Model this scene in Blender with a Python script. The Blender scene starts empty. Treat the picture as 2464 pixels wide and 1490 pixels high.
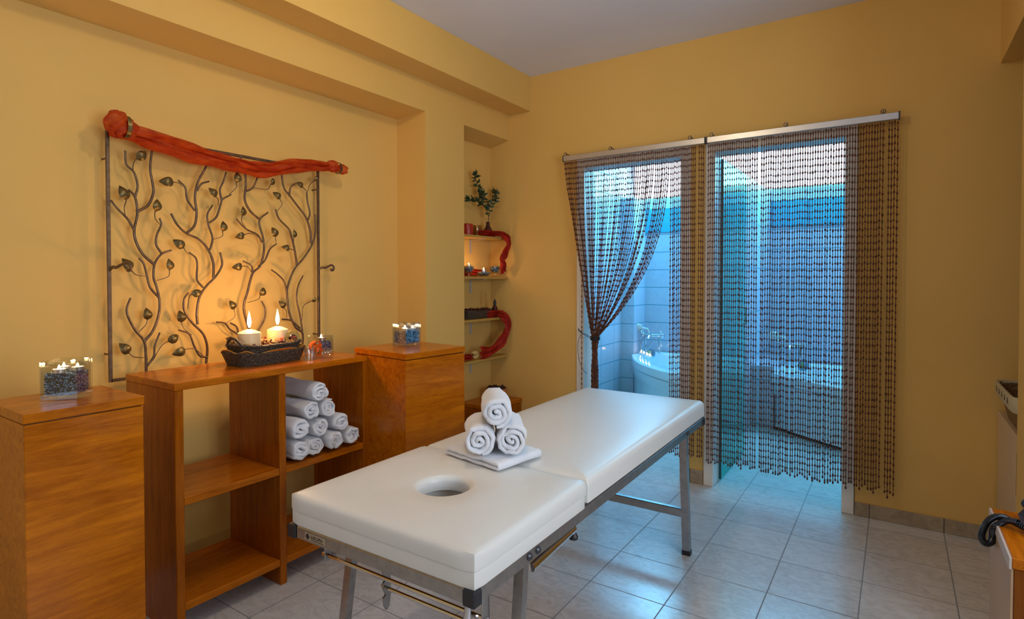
import bpy, math, random
import numpy as np
from mathutils import Vector, Matrix, noise
random.seed(7)
SC=bpy.context.scene; COL=SC.collection
PI=math.pi
# ------------------------------------------------------------------ helpers
class MB:
    """collects shapes (world coordinates) for ONE mesh object"""
    def __init__(s): s.v=[]; s.f=[]; s.m=[]; s.mi=0
    def add(s,vs,fs):
        b=len(s.v); s.v+= [tuple(v) for v in vs]
        for f in fs: s.f.append(tuple(b+i for i in f)); s.m.append(s.mi)
        return s
    def box(s,x0,x1,y0,y1,z0,z1,b=0.0):
        if x0>x1:x0,x1=x1,x0
        if y0>y1:y0,y1=y1,y0
        if z0>z1:z0,z1=z1,z0
        if b<=0:
            vs=[(x,y,z) for z in (z0,z1) for y in (y0,y1) for x in (x0,x1)]
            return s.add(vs,[(0,2,3,1),(4,5,7,6),(0,1,5,4),(2,6,7,3),(0,4,6,2),(1,3,7,5)])
        # bevelled box: rounded by 3 vertices per corner
        b=min(b,(x1-x0)*.49,(y1-y0)*.49,(z1-z0)*.49)
        vs=[];idx={}
        for cx in (0,1):
            for cy in (0,1):
                for cz in (0,1):
                    X=(x0,x1)[cx];Y=(y0,y1)[cy];Z=(z0,z1)[cz];sx=(1,-1)[cx]*b;sy=(1,-1)[cy]*b;sz=(1,-1)[cz]*b
                    idx[cx,cy,cz]=len(vs); vs+=[(X,Y+sy,Z+sz),(X+sx,Y,Z+sz),(X+sx,Y+sy,Z)]
        fs=[]
        I=lambda a,k:idx[a]+k
        for c in (0,1):
            fs.append([I((c,0,0),0),I((c,0,1),0),I((c,1,1),0),I((c,1,0),0)][::(1 if c==0 else -1)])
            fs.append([I((0,c,0),1),I((1,c,0),1),I((1,c,1),1),I((0,c,1),1)][::(1 if c==0 else -1)])
            fs.append([I((0,0,c),2),I((0,1,c),2),I((1,1,c),2),I((1,0,c),2)][::(1 if c==0 else -1)])
        for a in (0,1):
            for c in (0,1):
                p=(1 if a==c else -1)
                fs.append([I((a,c,0),0),I((a,c,0),1),I((a,c,1),1),I((a,c,1),0)][::p])
                fs.append([I((a,0,c),0),I((a,1,c),0),I((a,1,c),2),I((a,0,c),2)][::p])
                fs.append([I((0,a,c),1),I((0,a,c),2),I((1,a,c),2),I((1,a,c),1)][::p])
        for k,i in idx.items(): fs.append([i,i+1,i+2] if sum(k)%2 else [i,i+2,i+1])
        return s.add(vs,fs)
    def obox(s,c,ax,ay,az,hx,hy,hz):
        c=Vector(c);ax=Vector(ax).normalized();ay=Vector(ay).normalized();az=Vector(az).normalized()
        vs=[c+ax*(i*hx)+ay*(j*hy)+az*(k*hz) for k in(-1,1) for j in(-1,1) for i in(-1,1)]
        return s.add(vs,[(0,2,3,1),(4,5,7,6),(0,1,5,4),(2,6,7,3),(0,4,6,2),(1,3,7,5)])
    def bar(s,p,q,w,h,side=(0,1,0)):
        p=Vector(p);q=Vector(q);d=(q-p);L=d.length;d.normalize();sd=Vector(side);sd=(sd-d*sd.dot(d)).normalized();u=d.cross(sd)
        return s.obox((p+q)/2,d,sd,u,L/2,w/2,h/2)
    def tube(s,pts,r,n=8,cap=True):
        pts=[Vector(p) for p in pts]; m=len(pts); rs=r if isinstance(r,(list,tuple)) else [r]*m
        t=[(pts[min(i+1,m-1)]-pts[max(i-1,0)]).normalized() for i in range(m)]
        a=Vector((0,0,1)) if abs(t[0].z)<.9 else Vector((1,0,0)); nn=(a-t[0]*a.dot(t[0])).normalized()
        vs=[]
        for i in range(m):
            nn=(nn-t[i]*nn.dot(t[i])).normalized(); bb=t[i].cross(nn)
            for k in range(n):
                an=2*PI*k/n; vs.append(pts[i]+(nn*math.cos(an)+bb*math.sin(an))*rs[i])
        fs=[(i*n+k,i*n+(k+1)%n,(i+1)*n+(k+1)%n,(i+1)*n+k) for i in range(m-1) for k in range(n)]
        if cap: fs.append(tuple(range(n))[::-1]); fs.append(tuple((m-1)*n+k for k in range(n)))
        return s.add(vs,fs)
    def lathe(s,c,prof,n=24,axis=(0,0,1)):
        """prof: list of (r,h) along axis"""
        ax=Vector(axis).normalized(); a=Vector((1,0,0)) if abs(ax.x)<.9 else Vector((0,1,0)); u=(a-ax*a.dot(ax)).normalized(); w=ax.cross(u); c=Vector(c)
        vs=[];m=len(prof)
        for r,h in prof:
            for k in range(n):
                an=2*PI*k/n; vs.append(c+ax*h+(u*math.cos(an)+w*math.sin(an))*max(r,1e-5))
        fs=[(i*n+k,i*n+(k+1)%n,(i+1)*n+(k+1)%n,(i+1)*n+k) for i in range(m-1) for k in range(n)]
        fs.append(tuple(range(n))[::-1]); fs.append(tuple((m-1)*n+k for k in range(n)))
        return s.add(vs,fs)
    def ell(s,c,rx,ry,rz,n=12,m=8,rot=None,jit=0):
        vs=[];c=Vector(c)
        for i in range(m+1):
            th=PI*i/m
            for k in range(n):
                an=2*PI*k/n; v=Vector((rx*math.sin(th)*math.cos(an),ry*math.sin(th)*math.sin(an),rz*math.cos(th)))
                if jit: v*=1+jit*noise.noise(v*60+c*37)
                if rot: v=rot@v
                vs.append(c+v)
        fs=[(i*n+k,(i+1)*n+k,(i+1)*n+(k+1)%n,i*n+(k+1)%n) for i in range(m) for k in range(n)]
        return s.add(vs,fs)
    def grid(s,P,thick=0.0,closed=False):
        """P[i][j] points; thick -> two-sided sheet"""
        ni=len(P);nj=len(P[0])
        if thick<=0:
            vs=[p for r in P for p in r]
            return s.add(vs,[(i*nj+j,(i+1)*nj+j,(i+1)*nj+j+1,i*nj+j+1) for i in range(ni-1) for j in range(nj-1)])
        V=[[Vector(p) for p in r] for r in P]; A=[];B=[]
        for i in range(ni):
            for j in range(nj):
                du=V[min(i+1,ni-1)][j]-V[max(i-1,0)][j]; dv=V[i][min(j+1,nj-1)]-V[i][max(j-1,0)]
                n=du.cross(dv)
                n=n.normalized() if n.length>1e-12 else Vector((1,0,0))
                A.append(V[i][j]+n*thick/2);B.append(V[i][j]-n*thick/2)
        o=ni*nj; fs=[]
        for i in range(ni-1):
            for j in range(nj-1):
                q=(i*nj+j,(i+1)*nj+j,(i+1)*nj+j+1,i*nj+j+1); fs.append(q); fs.append(tuple(o+k for k in q[::-1]))
        for i in range(ni-1):
            a,b=i*nj,(i+1)*nj; fs.append((a,o+a,o+b,b)); a,b=i*nj+nj-1,(i+1)*nj+nj-1; fs.append((a,b,o+b,o+a))
        for j in range(nj-1):
            a,b=j,j+1; fs.append((a,b,o+b,o+a)); a,b=(ni-1)*nj+j,(ni-1)*nj+j+1; fs.append((a,o+a,o+b,b))
        return s.add(A+B,fs)
    def prism(s,poly,z0,z1):
        n=len(poly); vs=[(x,y,z0) for x,y in poly]+[(x,y,z1) for x,y in poly]
        fs=[tuple(range(n))[::-1],tuple(range(n,2*n))]+[(k,(k+1)%n,n+(k+1)%n,n+k) for k in range(n)]
        return s.add(vs,fs)
def wl(o):
    v=Vector((0,0,0))
    while o: v=v+o.location; o=o.parent
    return v
def build(name,mb,mat,parent=None,smooth=30,loc=None):
    me=bpy.data.meshes.new(name); V=mb.v
    if parent: org=wl(parent)
    elif loc is not None: org=Vector(loc)
    else:
        a=np.array(V); org=Vector(((a[:,0].min()+a[:,0].max())/2,(a[:,1].min()+a[:,1].max())/2,a[:,2].min()))
    a=np.array(V,dtype=float)-np.array(org)
    me.from_pydata([tuple(v) for v in a],[],mb.f)
    for m in (mat if isinstance(mat,(list,tuple)) else [mat]): me.materials.append(m)
    if max(mb.m)>0: me.polygons.foreach_set('material_index',mb.m)
    me.validate()
    if smooth:
        me.polygons.foreach_set('use_smooth',[True]*len(me.polygons)); me.set_sharp_from_angle(angle=math.radians(smooth))
    o=bpy.data.objects.new(name,me); COL.objects.link(o)
    if parent: o.parent=parent
    else: o.location=org
    me.update()
    return o
def thing(name,label,cat,loc,group=None):
    o=bpy.data.objects.new(name,None); COL.objects.link(o); o.location=loc; o.empty_display_size=.05
    o['label']=label; o['category']=cat
    if group:o['group']=group
    return o
def tag(o,label,cat,group=None,kind=None):
    o['label']=label;o['category']=cat
    if group:o['group']=group
    if kind:o['kind']=kind
    return o
def struct(name,mb,mat,smooth=30):
    o=build(name,mb,mat,smooth=smooth); o['kind']='structure'; return o
def copy_tree(o,parent=None):
    c=o.copy(); COL.objects.link(c); c.parent=parent
    for ch in o.children: copy_tree(ch,c)
    return c
def smoothpts(pts,k=5):
    P=[Vector(p) for p in pts]
    if len(P)<3: return P
    out=[];Q=[P[0]*2-P[1]]+P+[P[-1]*2-P[-2]]
    for i in range(1,len(Q)-2):
        p0,p1,p2,p3=Q[i-1:i+3]
        for j in range(k):
            t=j/k; out.append(.5*((2*p1)+(p2-p0)*t+(2*p0-5*p1+4*p2-p3)*t*t+(3*p1-p0-3*p2+p3)*t**3))
    out.append(P[-1]); return out
# ------------------------------------------------------------------ materials
class NT:
    def __init__(s,name):
        s.m=bpy.data.materials.new(name); s.m.use_nodes=True; s.t=s.m.node_tree; s.b=s.t.nodes['Principled BSDF']; s.out=s.t.nodes['Material Output']
    def n(s,t,**k):
        x=s.t.nodes.new(t)
        for a,v in k.items(): setattr(x,a,v)
        return x
    def l(s,a,b): s.t.links.new(a,b)
    def math(s,op,a,b=None):
        x=s.n('ShaderNodeMath',operation=op)
        for i,q in enumerate((a,b)):
            if q is None: continue
            if isinstance(q,(int,float)): x.inputs[i].default_value=q
            else: s.l(q,x.inputs[i])
        return x.outputs[0]
    def ramp(s,fac,stops):
        r=s.n('ShaderNodeValToRGB'); e=r.color_ramp.elements
        e[0].position,e[0].color=stops[0][0],(*stops[0][1],1); e[1].position,e[1].color=stops[1][0],(*stops[1][1],1)
        for p,c in stops[2:]:
            q=e.new(p); q.color=(*c,1)
        s.l(fac,r.inputs[0]); return r.outputs[0]
    def noise(s,scale=5,detail=4,rough=.5,vec=None,dist=0):
        x=s.n('ShaderNodeTexNoise'); x.inputs['Scale'].default_value=scale; x.inputs['Detail'].default_value=detail; x.inputs['Roughness'].default_value=rough; x.inputs['Distortion'].default_value=dist
        if vec is not None: s.l(vec,x.inputs['Vector'])
        return x.outputs['Fac']
    def pos(s): return s.n('ShaderNodeNewGeometry').outputs['Position']
    def objc(s,scale=(1,1,1),rot=(0,0,0)):
        tc=s.n('ShaderNodeTexCoord'); mp=s.n('ShaderNodeMapping'); mp.inputs['Scale'].default_value=scale; mp.inputs['Rotation'].default_value=rot
        s.l(tc.outputs['Object'],mp.inputs[0]); return mp.outputs[0]
    def bump(s,h,st=.2,d=.01):
        x=s.n('ShaderNodeBump'); x.inputs['Strength'].default_value=st; x.inputs['Distance'].default_value=d; s.l(h,x.inputs['Height']); s.l(x.outputs[0],s.b.inputs['Normal'])
    def set(s,**k):
        for a,v in k.items():
            a=a.replace('_',' '); i=s.b.inputs[a]
            if isinstance(v,(int,float,tuple)): i.default_value=(*v,1) if (isinstance(v,tuple) and len(v)==3 and a!='Subsurface Radius') else v
            else: s.l(v,i)
        return s
def flat(name,col,rough=.5,metal=0,vary=.12,scale=8,bump=0,bs=80,**k):
    n=NT(name); f=n.noise(scale,4,.6,n.objc())
    a=tuple(c*(1-vary) for c in col); b=tuple(min(1,c*(1+vary)) for c in col)
    n.set(Base_Color=n.ramp(f,[(.3,a),(.7,b)]),Roughness=rough,Metallic=metal,**k)
    if bump: n.bump(n.noise(bs,4,.6,n.objc()),bump,.003)
    return n.m
def wood(name,a,b,rough=.27,axis='y',coat=.28):
    n=NT(name); sc={'x':(1.2,14,14),'y':(14,1.2,14),'z':(14,14,1.2)}[axis]
    f=n.noise(2.2,8,.62,n.objc(sc),1.2); g=n.noise(5,3,.5,n.objc()); f=n.math('ADD',n.math('MULTIPLY',f,.7),n.math('MULTIPLY',g,.3))
    fine=n.noise(22,3,.7,n.objc(sc))
    f2=n.math('ADD',f,n.math('MULTIPLY',n.math('SUBTRACT',fine,.5),.35))
    n.set(Base_Color=n.ramp(f2,[(.32,a),(.68,b)]),Roughness=rough,Coat_Weight=coat,Coat_Roughness=.12,Specular_IOR_Level=.35,Specular_Tint=(1.0,.62,.22),Coat_Tint=(1.0,.72,.35)); n.bump(fine,.08,.002)
    return n.m
def plaster(name,a,b,rough=.75):
    n=NT(name); f=n.noise(1.6,3,.5,n.pos()); n.set(Base_Color=n.ramp(f,[(.3,a),(.7,b)]),Roughness=rough); n.bump(n.noise(140,4,.6,n.pos()),.06,.002); return n.m
def thin_glass(name,tint=(.97,.99,1),refl=.05,rough=.0):
    n=NT(name); t=n.n('ShaderNodeBsdfTransparent'); t.inputs[0].default_value=(*tint,1); g=n.n('ShaderNodeBsdfGlossy'); g.inputs['Roughness'].default_value=rough
    lw=n.n('ShaderNodeLayerWeight'); lw.inputs[0].default_value=.35
    nz=n.noise(3,2,.5,n.objc()); f=n.math('ADD',n.math('MULTIPLY',lw.outputs['Fresnel'],.30),n.math('ADD',refl*.6,n.math('MULTIPLY',nz,refl*.4)))
    f=n.math('MINIMUM',f,.9)
    mx=n.n('ShaderNodeMixShader'); n.l(f,mx.inputs[0]); n.l(t.outputs[0],mx.inputs[1]); n.l(g.outputs[0],mx.inputs[2]); n.l(mx.outputs[0],n.out.inputs[0]); return n.m
def emis(name,col,st):
    n=NT(name); n.set(Base_Color=(0,0,0),Emission_Color=col,Emission_Strength=st,Roughness=1); return n.m
def tilemat(name,base,base2,grout,t,x0,y0,axes='xy',g=.012,rough=.25,streak=True,spec=.5,bumpd=.002,t2=None,coord2=None):
    n=NT(name); p=n.n('ShaderNodeSeparateXYZ'); n.l(n.pos(),p.inputs[0]); t2=t2 or t
    o={'x':p.outputs[0],'y':p.outputs[1],'z':p.outputs[2]}
    def ln(a,off,t):
        q=n.math('DIVIDE',n.math('SUBTRACT',a,off),t); fr=n.math('FRACT',n.math('ADD',q,100.0)); d=n.math('ABSOLUTE',n.math('SUBTRACT',fr,.5)); return n.math('GREATER_THAN',d,.5-g/2/t*1.0), n.math('FLOOR',n.math('ADD',q,100.0))
    if axes=='wall': hx=n.math('ADD',o['x'],o['y']); A=ln(hx,x0,t); B=ln(o['z'],y0,t2)
    else: A=ln(o[axes[0]],x0,t); B=ln(o[axes[1]],y0,t2)
    m=n.math('MAXIMUM',A[0],B[0])
    mp=n.n('ShaderNodeMapping'); mp.inputs['Scale'].default_value=(4,7,5); mp.inputs['Rotation'].default_value=(0,0,.5); n.l(n.pos(),mp.inputs[0])
    f=n.noise(3.2,9,.68,mp.outputs[0],1.6); cell=n.n('ShaderNodeTexWhiteNoise'); cv=n.n('ShaderNodeCombineXYZ'); n.l(A[1],cv.inputs[0]); n.l(B[1],cv.inputs[1]); n.l(cv.outputs[0],cell.inputs[0])
    f=n.math('ADD',f,n.math('MULTIPLY',n.math('SUBTRACT',cell.outputs[0],.5),.12))
    c=n.ramp(f,[(.34,base2),(.6,base)])
    mx=n.n('ShaderNodeMix',data_type='RGBA'); n.l(m,mx.inputs['Factor']); n.l(c,mx.inputs['A']); mx.inputs['B'].default_value=(*grout,1)
    r=n.math('ADD',n.math('MULTIPLY',m,.5),rough)
    n.set(Base_Color=mx.outputs['Result'],Roughness=r); n.bump(n.math('ADD',n.math('MULTIPLY',m,-1.0),n.math('MULTIPLY',f,.25)),.25,bumpd)
    return n.m
M={}
M['wall']=plaster('yellow plaster',(.69,.425,.105),(.73,.45,.12))
M['ceil']=plaster('white ceiling paint',(.68,.70,.78),(.72,.74,.82))
M['floor']=tilemat('marbled floor tile',(.64,.63,.61),(.50,.48,.46),(.25,.25,.255),.3337,-1.1140,2.2845,g=.005,rough=.22)
M['skirt']=tilemat('stone skirting tile',(.40,.31,.20),(.28,.21,.13),(.14,.11,.08),.3337,-1.1140,9.1,axes='xz',g=.006,rough=.4,t2=5.0)
M['btile']=tilemat('pale bathroom tile',(.66,.62,.70),(.60,.56,.65),(.12,.30,.38),.335,-.1,.03,axes='wall',g=.008,rough=.12,t2=.2)
M['bband']=tilemat('blue border tile',(.05,.42,.56),(.04,.36,.50),(.03,.15,.22),.335,-.1,1.85,axes='wall',g=.008,rough=.12,t2=.36)
M['jamb']=flat('white door frame paint',(.78,.74,.66),.4,vary=.04)
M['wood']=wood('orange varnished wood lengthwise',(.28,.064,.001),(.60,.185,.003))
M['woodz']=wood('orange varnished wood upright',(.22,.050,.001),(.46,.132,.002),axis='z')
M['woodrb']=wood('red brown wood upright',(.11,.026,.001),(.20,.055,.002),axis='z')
M['wooddk']=wood('dark brown edge',(.05,.015,.003),(.09,.028,.006))
M['shelfwood']=wood('pale yellow shelf board',(.40,.24,.055),(.52,.32,.08),rough=.45,coat=.1)
M['iron']=flat('dark bronze iron',(.15,.09,.05),.4,metal=.6,vary=.35,scale=40,bump=.1)
M['leafm']=flat('aged bronze leaf',(.17,.12,.04),.38,metal=.7,vary=.5,scale=60,bump=.2)
M['organza']=None
def cloth(name,a,b,transl=.45,alpha=.85):
    n=NT(name); f=n.noise(14,4,.6,n.objc((1,1,3))); c=n.ramp(f,[(.3,a),(.7,b)]); n.set(Base_Color=c,Roughness=.6)
    tr=n.n('ShaderNodeBsdfTranslucent'); n.l(c,tr.inputs[0]); mx=n.n('ShaderNodeMixShader'); mx.inputs[0].default_value=transl; n.l(n.b.outputs[0],mx.inputs[1]); n.l(tr.outputs[0],mx.inputs[2])
    tp=n.n('ShaderNodeBsdfTransparent'); m2=n.n('ShaderNodeMixShader'); m2.inputs[0].default_value=alpha; n.l(tp.outputs[0],m2.inputs[1]); n.l(mx.outputs[0],m2.inputs[2]); n.l(m2.outputs[0],n.out.inputs[0]); return n.m
M['organza']=cloth('orange organza',(.58,.022,.001),(.88,.16,.008),.5,.72)
M['redcloth']=cloth('deep red organza',(.40,.006,.002),(.58,.025,.004),.35,.85)
M['ocloth']=cloth('orange and gold cloth',(.62,.12,.01),(.70,.42,.06),.2,1)
def terry():
    n=NT('white terry cloth'); f=n.noise(9,3,.5,n.objc()); n.set(Base_Color=n.ramp(f,[(.3,(.78,.79,.82)),(.7,(.86,.87,.90))]),Roughness=.95,Sheen_Weight=.5)
    h=n.math('ADD',n.noise(420,3,.7,n.objc()),n.math('MULTIPLY',n.noise(45,3,.6,n.objc()),1.6)); n.bump(h,.55,.004); return n.m
M['terry']=terry()
M['vinyl']=flat('cream white vinyl',(.74,.73,.68),.38,vary=.02,scale=3,bump=.05,bs=300)
M['alu']=flat('brushed aluminium',(.36,.35,.34),.30,metal=.9,vary=.15,scale=30)
M['chrome']=flat('chrome tube',(.66,.66,.68),.12,metal=1,vary=.05)
M['black']=flat('black rubber',(.015,.015,.018),.5,vary=.2)
M['rail']=flat('satin aluminium rail',(.56,.54,.53),.35,metal=.8,vary=.06)
M['bead_dk']=flat('dark wooden bead',(.095,.022,.007),.32,vary=.5,scale=25)
M['bead_lt']=flat('light brown bead',(.17,.060,.020),.35,vary=.4,scale=25)
M['wax']=flat('ivory wax',(.86,.60,.32),.4,vary=.03,Subsurface_Weight=.35,Subsurface_Radius=(.03,.012,.006))
M['waxw']=flat('white wax',(.85,.82,.78),.4,vary=.03,Subsurface_Weight=.3,Subsurface_Radius=(.02,.01,.006))
M['tin']=flat('tealight tin',(.75,.75,.76),.25,metal=1,vary=.05)
M['flame']=emis('candle flame',(1,.62,.25),34)
M['wick']=flat('burnt wick',(.02,.012,.01),.8)
M['glass']=thin_glass('clear glass',(.96,.98,.98),.10)
M['door_glass']=thin_glass('teal tinted glass',(.40,.92,.86),.06)
M['gravel']=flat('blue black gravel',(.016,.055,.085),.25,vary=.2,scale=90)
n=NT('mixed blue glass gravel'); oc=n.n('ShaderNodeNewGeometry'); n.set(Base_Color=n.ramp(oc.outputs['Random Per Island'],[(0,(.004,.010,.030)),(.5,(.010,.06,.14)),(.75,(.04,.19,.36)),(.93,(.40,.55,.68))]),Roughness=.2); M['gravel']=n.m; M['gravelcore']=flat('dark gravel bed',(.006,.02,.04),.5)
def wicker(name,a,b,s=120):
    n=NT(name); w=n.n('ShaderNodeTexWave',wave_type='BANDS',bands_direction='Z'); w.inputs['Scale'].default_value=s*.3; w.inputs['Distortion'].default_value=9; w.inputs['Detail Scale'].default_value=3.5; n.l(n.objc(),w.inputs[0])
    v=n.noise(s*1.3,3,.6,n.objc()); f=n.math('ADD',n.math('MULTIPLY',w.outputs['Fac'],.5),n.math('MULTIPLY',v,.5))
    n.set(Base_Color=n.ramp(f,[(.35,a),(.7,b)]),Roughness=.45); n.bump(f,.9,.006); return n.m
M['wickdk']=wicker('black brown wicker',(.008,.006,.005),(.12,.085,.05))
M['wickbr']=wicker('brown wicker',(.10,.045,.012),(.30,.16,.05),90)
M['linen']=flat('cream liner cloth',(.50,.42,.25),.9,vary=.08,bump=.3,bs=200)
n=NT('mixed potpourri'); oc=n.n('ShaderNodeNewGeometry'); n.set(Base_Color=n.ramp(oc.outputs['Random Per Island'],[(0,(.03,.008,.005)),(.25,(.16,.012,.008)),(.5,(.30,.05,.012)),(.72,(.42,.22,.06)),(.9,(.55,.40,.18))]),Roughness=.8); M['pot']=n.m
M['terra']=flat('terracotta',(.50,.17,.04),.55,vary=.1)
M['redwax']=flat('red wax',(.35,.02,.008),.35,vary=.15,Subsurface_Weight=.2)
M['darkcer']=flat('dark red brown ceramic',(.06,.012,.008),.15,vary=.2)
M['green']=flat('dark green leaf',(.030,.060,.018),.45,vary=.35,scale=30)
M['stem']=flat('brown stem',(.10,.055,.02),.6)
M['shell']=flat('cream shell',(.62,.42,.14),.4,vary=.15,bump=.3,bs=60)
M['tub']=flat('white acrylic bathtub',(.86,.90,.94),.12,vary=.01)
M['cream']=flat('cream painted cupboard',(.62,.47,.30),.45,vary=.04)
M['beige']=flat('beige laminate side',(.42,.27,.15),.4,vary=.06)
M['greyedge']=flat('pale grey edging',(.50,.42,.36),.4,vary=.06)
M['phone']=flat('black phone plastic',(.012,.013,.018),.22,vary=.1)
M['bolt']=flat('dark bolt',(.07,.07,.08),.35,metal=.6)
M['bracket']=flat('grey white bracket paint',(.42,.38,.36),.4,vary=.05)
M['window']=emis('daylit frosted window',(.82,.88,1.0),1.6)
M['blueled']=emis('blue lamp lens',(.10,.62,1.0),25)
WARM=18.5;DAY=47;FILL=13;BLUE=13;CLER=115;EXPO=-0.08
# ------------------------------------------------------------------ dimensions
YB=3.766; YB2=3.906; XW=-2.556; XN=-2.813; XN2=-2.737; ZC=2.885; XR=.42
# ------------------------------------------------------------------ room shell
struct('floor',MB().box(-2.9,1.8,-2.3,6.5,-.1,0),M['floor'],0)
struct('ceiling',MB().box(-2.9,1.8,-2.3,YB2,ZC,ZC+.1),M['ceil'],0)
m=MB(); m.box(-3.0,XN,-2.3,3.0,0,ZC)                       # niche back
m.box(XN,XW,2.80,3.20,0,ZC)                                # pier
m.box(-3.0,XN2,3.0,YB2,0,ZC)                               # back of the shelf recess
m.box(XN,XW,-2.3,-.35,0,ZC)                                # pier out of view
# headers with gently sloping undersides
for y0,y1,xb in ((-.35,2.80,XN),(3.20,YB,XN2)):
    zf,zb=2.426,(2.411 if y0<0 else 2.384)
    vs=[(XW,y0,zf),(XW,y1,zf),(xb,y1,zb),(xb,y0,zb),(XW,y0,ZC),(XW,y1,ZC),(xb,y1,ZC),(xb,y0,ZC)]
    m.add(vs,[(3,2,1,0),(4,5,6,7),(0,1,5,4),(2,3,7,6),(1,2,6,5),(3,0,4,7)])
struct('wall_left',m,M['wall'],0)
struct('trim_1',MB().box(XW,-2.353,-2.3,YB,2.622,ZC),M['wall'],0)      # soffit beam
m=MB(); Z2=2.145
m.box(XN2,-1.95,YB,YB2,0,ZC); m.box(-1.95,-1.12,YB,YB2,2.20,ZC); m.box(-1.12,-1.03,YB,YB2,0,ZC); m.box(-1.03,-.185,YB,YB2,2.20,ZC); m.box(-.185,1.6,YB,YB2,0,ZC)
struct('wall_back',m,M['wall'],0)
m=MB(); m.box(XR,1.2,3.12,YB,2.418,ZC); m.box(XR,XR+.12,2.55,3.12,0,ZC); m.box(XR+.12,1.6,2.55,2.67,0,ZC); m.box(1.2,1.3,2.67,YB,0,ZC)
m.box(1.6,1.7,-2.3,.1,0,ZC); m.box(1.6,1.7,2.0,2.67,0,ZC); m.box(1.6,1.7,.1,2.0,0,.95); m.box(1.6,1.7,.1,2.0,2.25,ZC)
struct('wall_right',m,M['wall'],0)
m=MB(); m.box(-2.9,-2.2,-2.4,-2.3,0,ZC); m.box(-.6,1.7,-2.4,-2.3,0,ZC); m.box(-2.2,-.6,-2.4,-2.3,2.2,ZC); m.box(-2.2,-.6,-2.4,-2.3,0,.9)
struct('wall_front',m,M['wall'],0)
w=struct('fill_panel',MB().box(-2.2,-.6,-2.38,-2.36,.9,2.2),emis('added fill glow',(.62,.76,1.0),1.2),0)  # unseen glowing pane added behind the camera as soft cool fill
m=MB(); m.box(-2.2,-.6,-2.36,-2.31,.9,.96); m.box(-2.2,-.6,-2.36,-2.31,2.14,2.2); m.box(-2.2,-2.14,-2.36,-2.31,.96,2.14); m.box(-.66,-.6,-2.36,-2.31,.96,2.14); build('window_frame',m,M['jamb'],w)  # frame around the added fill pane
w=struct('window_1',MB().box(1.67,1.69,.1,2.0,.95,2.25),emis('overcast sky glass',(.75,.83,1.0),2.0),0)
m=MB(); m.box(1.62,1.67,.1,2.0,.95,1.01); m.box(1.62,1.67,.1,2.0,2.19,2.25); m.box(1.62,1.67,.1,.16,1.01,2.19); m.box(1.62,1.67,1.94,2.0,1.01,2.19); m.box(1.62,1.67,1.02,1.08,1.01,2.19)
build('window_frame',m,M['jamb'],w)
# door frames (reveals through the wall)
def frame(name,x0,x1,zt):
    m=MB(); f=.062
    m.box(x0-f,x0,YB-.012,YB2+.012,0,zt,.004); m.box(x1,x1+f,YB-.012,YB2+.012,0,zt,.004); m.box(x0-f,x1+f,YB-.012,YB2+.012,zt,zt+f,.004)
    struct(name,m,M['jamb'])
frame('trim_2',-1.888,-1.184,2.138); frame('trim_3',-.966,-.250,2.142)
# skirting
m=MB(); m.box(-.185,XR,YB-.012,YB,0,.075,.002); m.box(XR,1.2,YB-.012,YB,0,.075); struct('baseboard_back',m,M['skirt'])
struct('baseboard_mid',MB().box(-1.118,-1.032,YB-.012,YB,0,.09,.002),M['skirt'])
# ------------------------------------------------------------------ bathroom shell
m=MB(); m.box(-2.9,.5,6.34,6.44,0,1.85); m.box(-2.9,.5,6.34,6.44,2.12,2.22); m.box(-2.9,.5,6.34,6.44,2.70,2.8)
struct('wall_bath_back',m,M['btile'],0)
struct('trim_4',MB().box(-2.55,.4,6.325,6.44,1.85,2.12),M['bband'],0)
struct('wall_bath_left',MB().box(-2.75,-2.55,YB2,6.34,0,2.7),M['btile'],0)
struct('trim_5',MB().box(-2.55,-2.40,5.98,6.34,0,2.22),M['btile'],0)
struct('wall_bath_middle',MB().box(-1.18,-1.08,YB2+.02,6.325,0,2.22),M['btile'],0)
struct('trim_6',MB().box(-1.08,-.893,5.485,6.325,0,.555),M['btile'],0)
struct('wall_bath_right',MB().box(.40,.5,YB2,6.34,0,2.7),M['btile'],0)
struct('ceiling_bath',MB().box(-2.9,.5,YB2,6.5,2.70,2.8),M['ceil'],0)
w=struct('window_2',MB().box(-2.55,.40,6.36,6.38,2.22,2.70),M['window'],0)
build('window_frame',MB().box(-2.55,.40,6.34,6.36,2.22,2.245),M['jamb'],w)
# glass door, opened inwards
dg=struct('door_1',MB().box(-.962,-.950,3.90,4.60,.012,2.12),M['door_glass'],0)
build('door_edge',MB().box(-.963,-.949,3.893,3.901,.012,2.12),flat('dark teal glass edge',(.03,.10,.10),.3),dg)
m=MB(); m.tube([(-.925,4.50,1.0),(-.925,4.50,1.12)],.008); m.tube([(-.95,4.50,1.0),(-.925,4.50,1.0)],.006); m.tube([(-.95,4.50,1.12),(-.925,4.50,1.12)],.006); build('door_handle',m,M['chrome'],dg)
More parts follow.
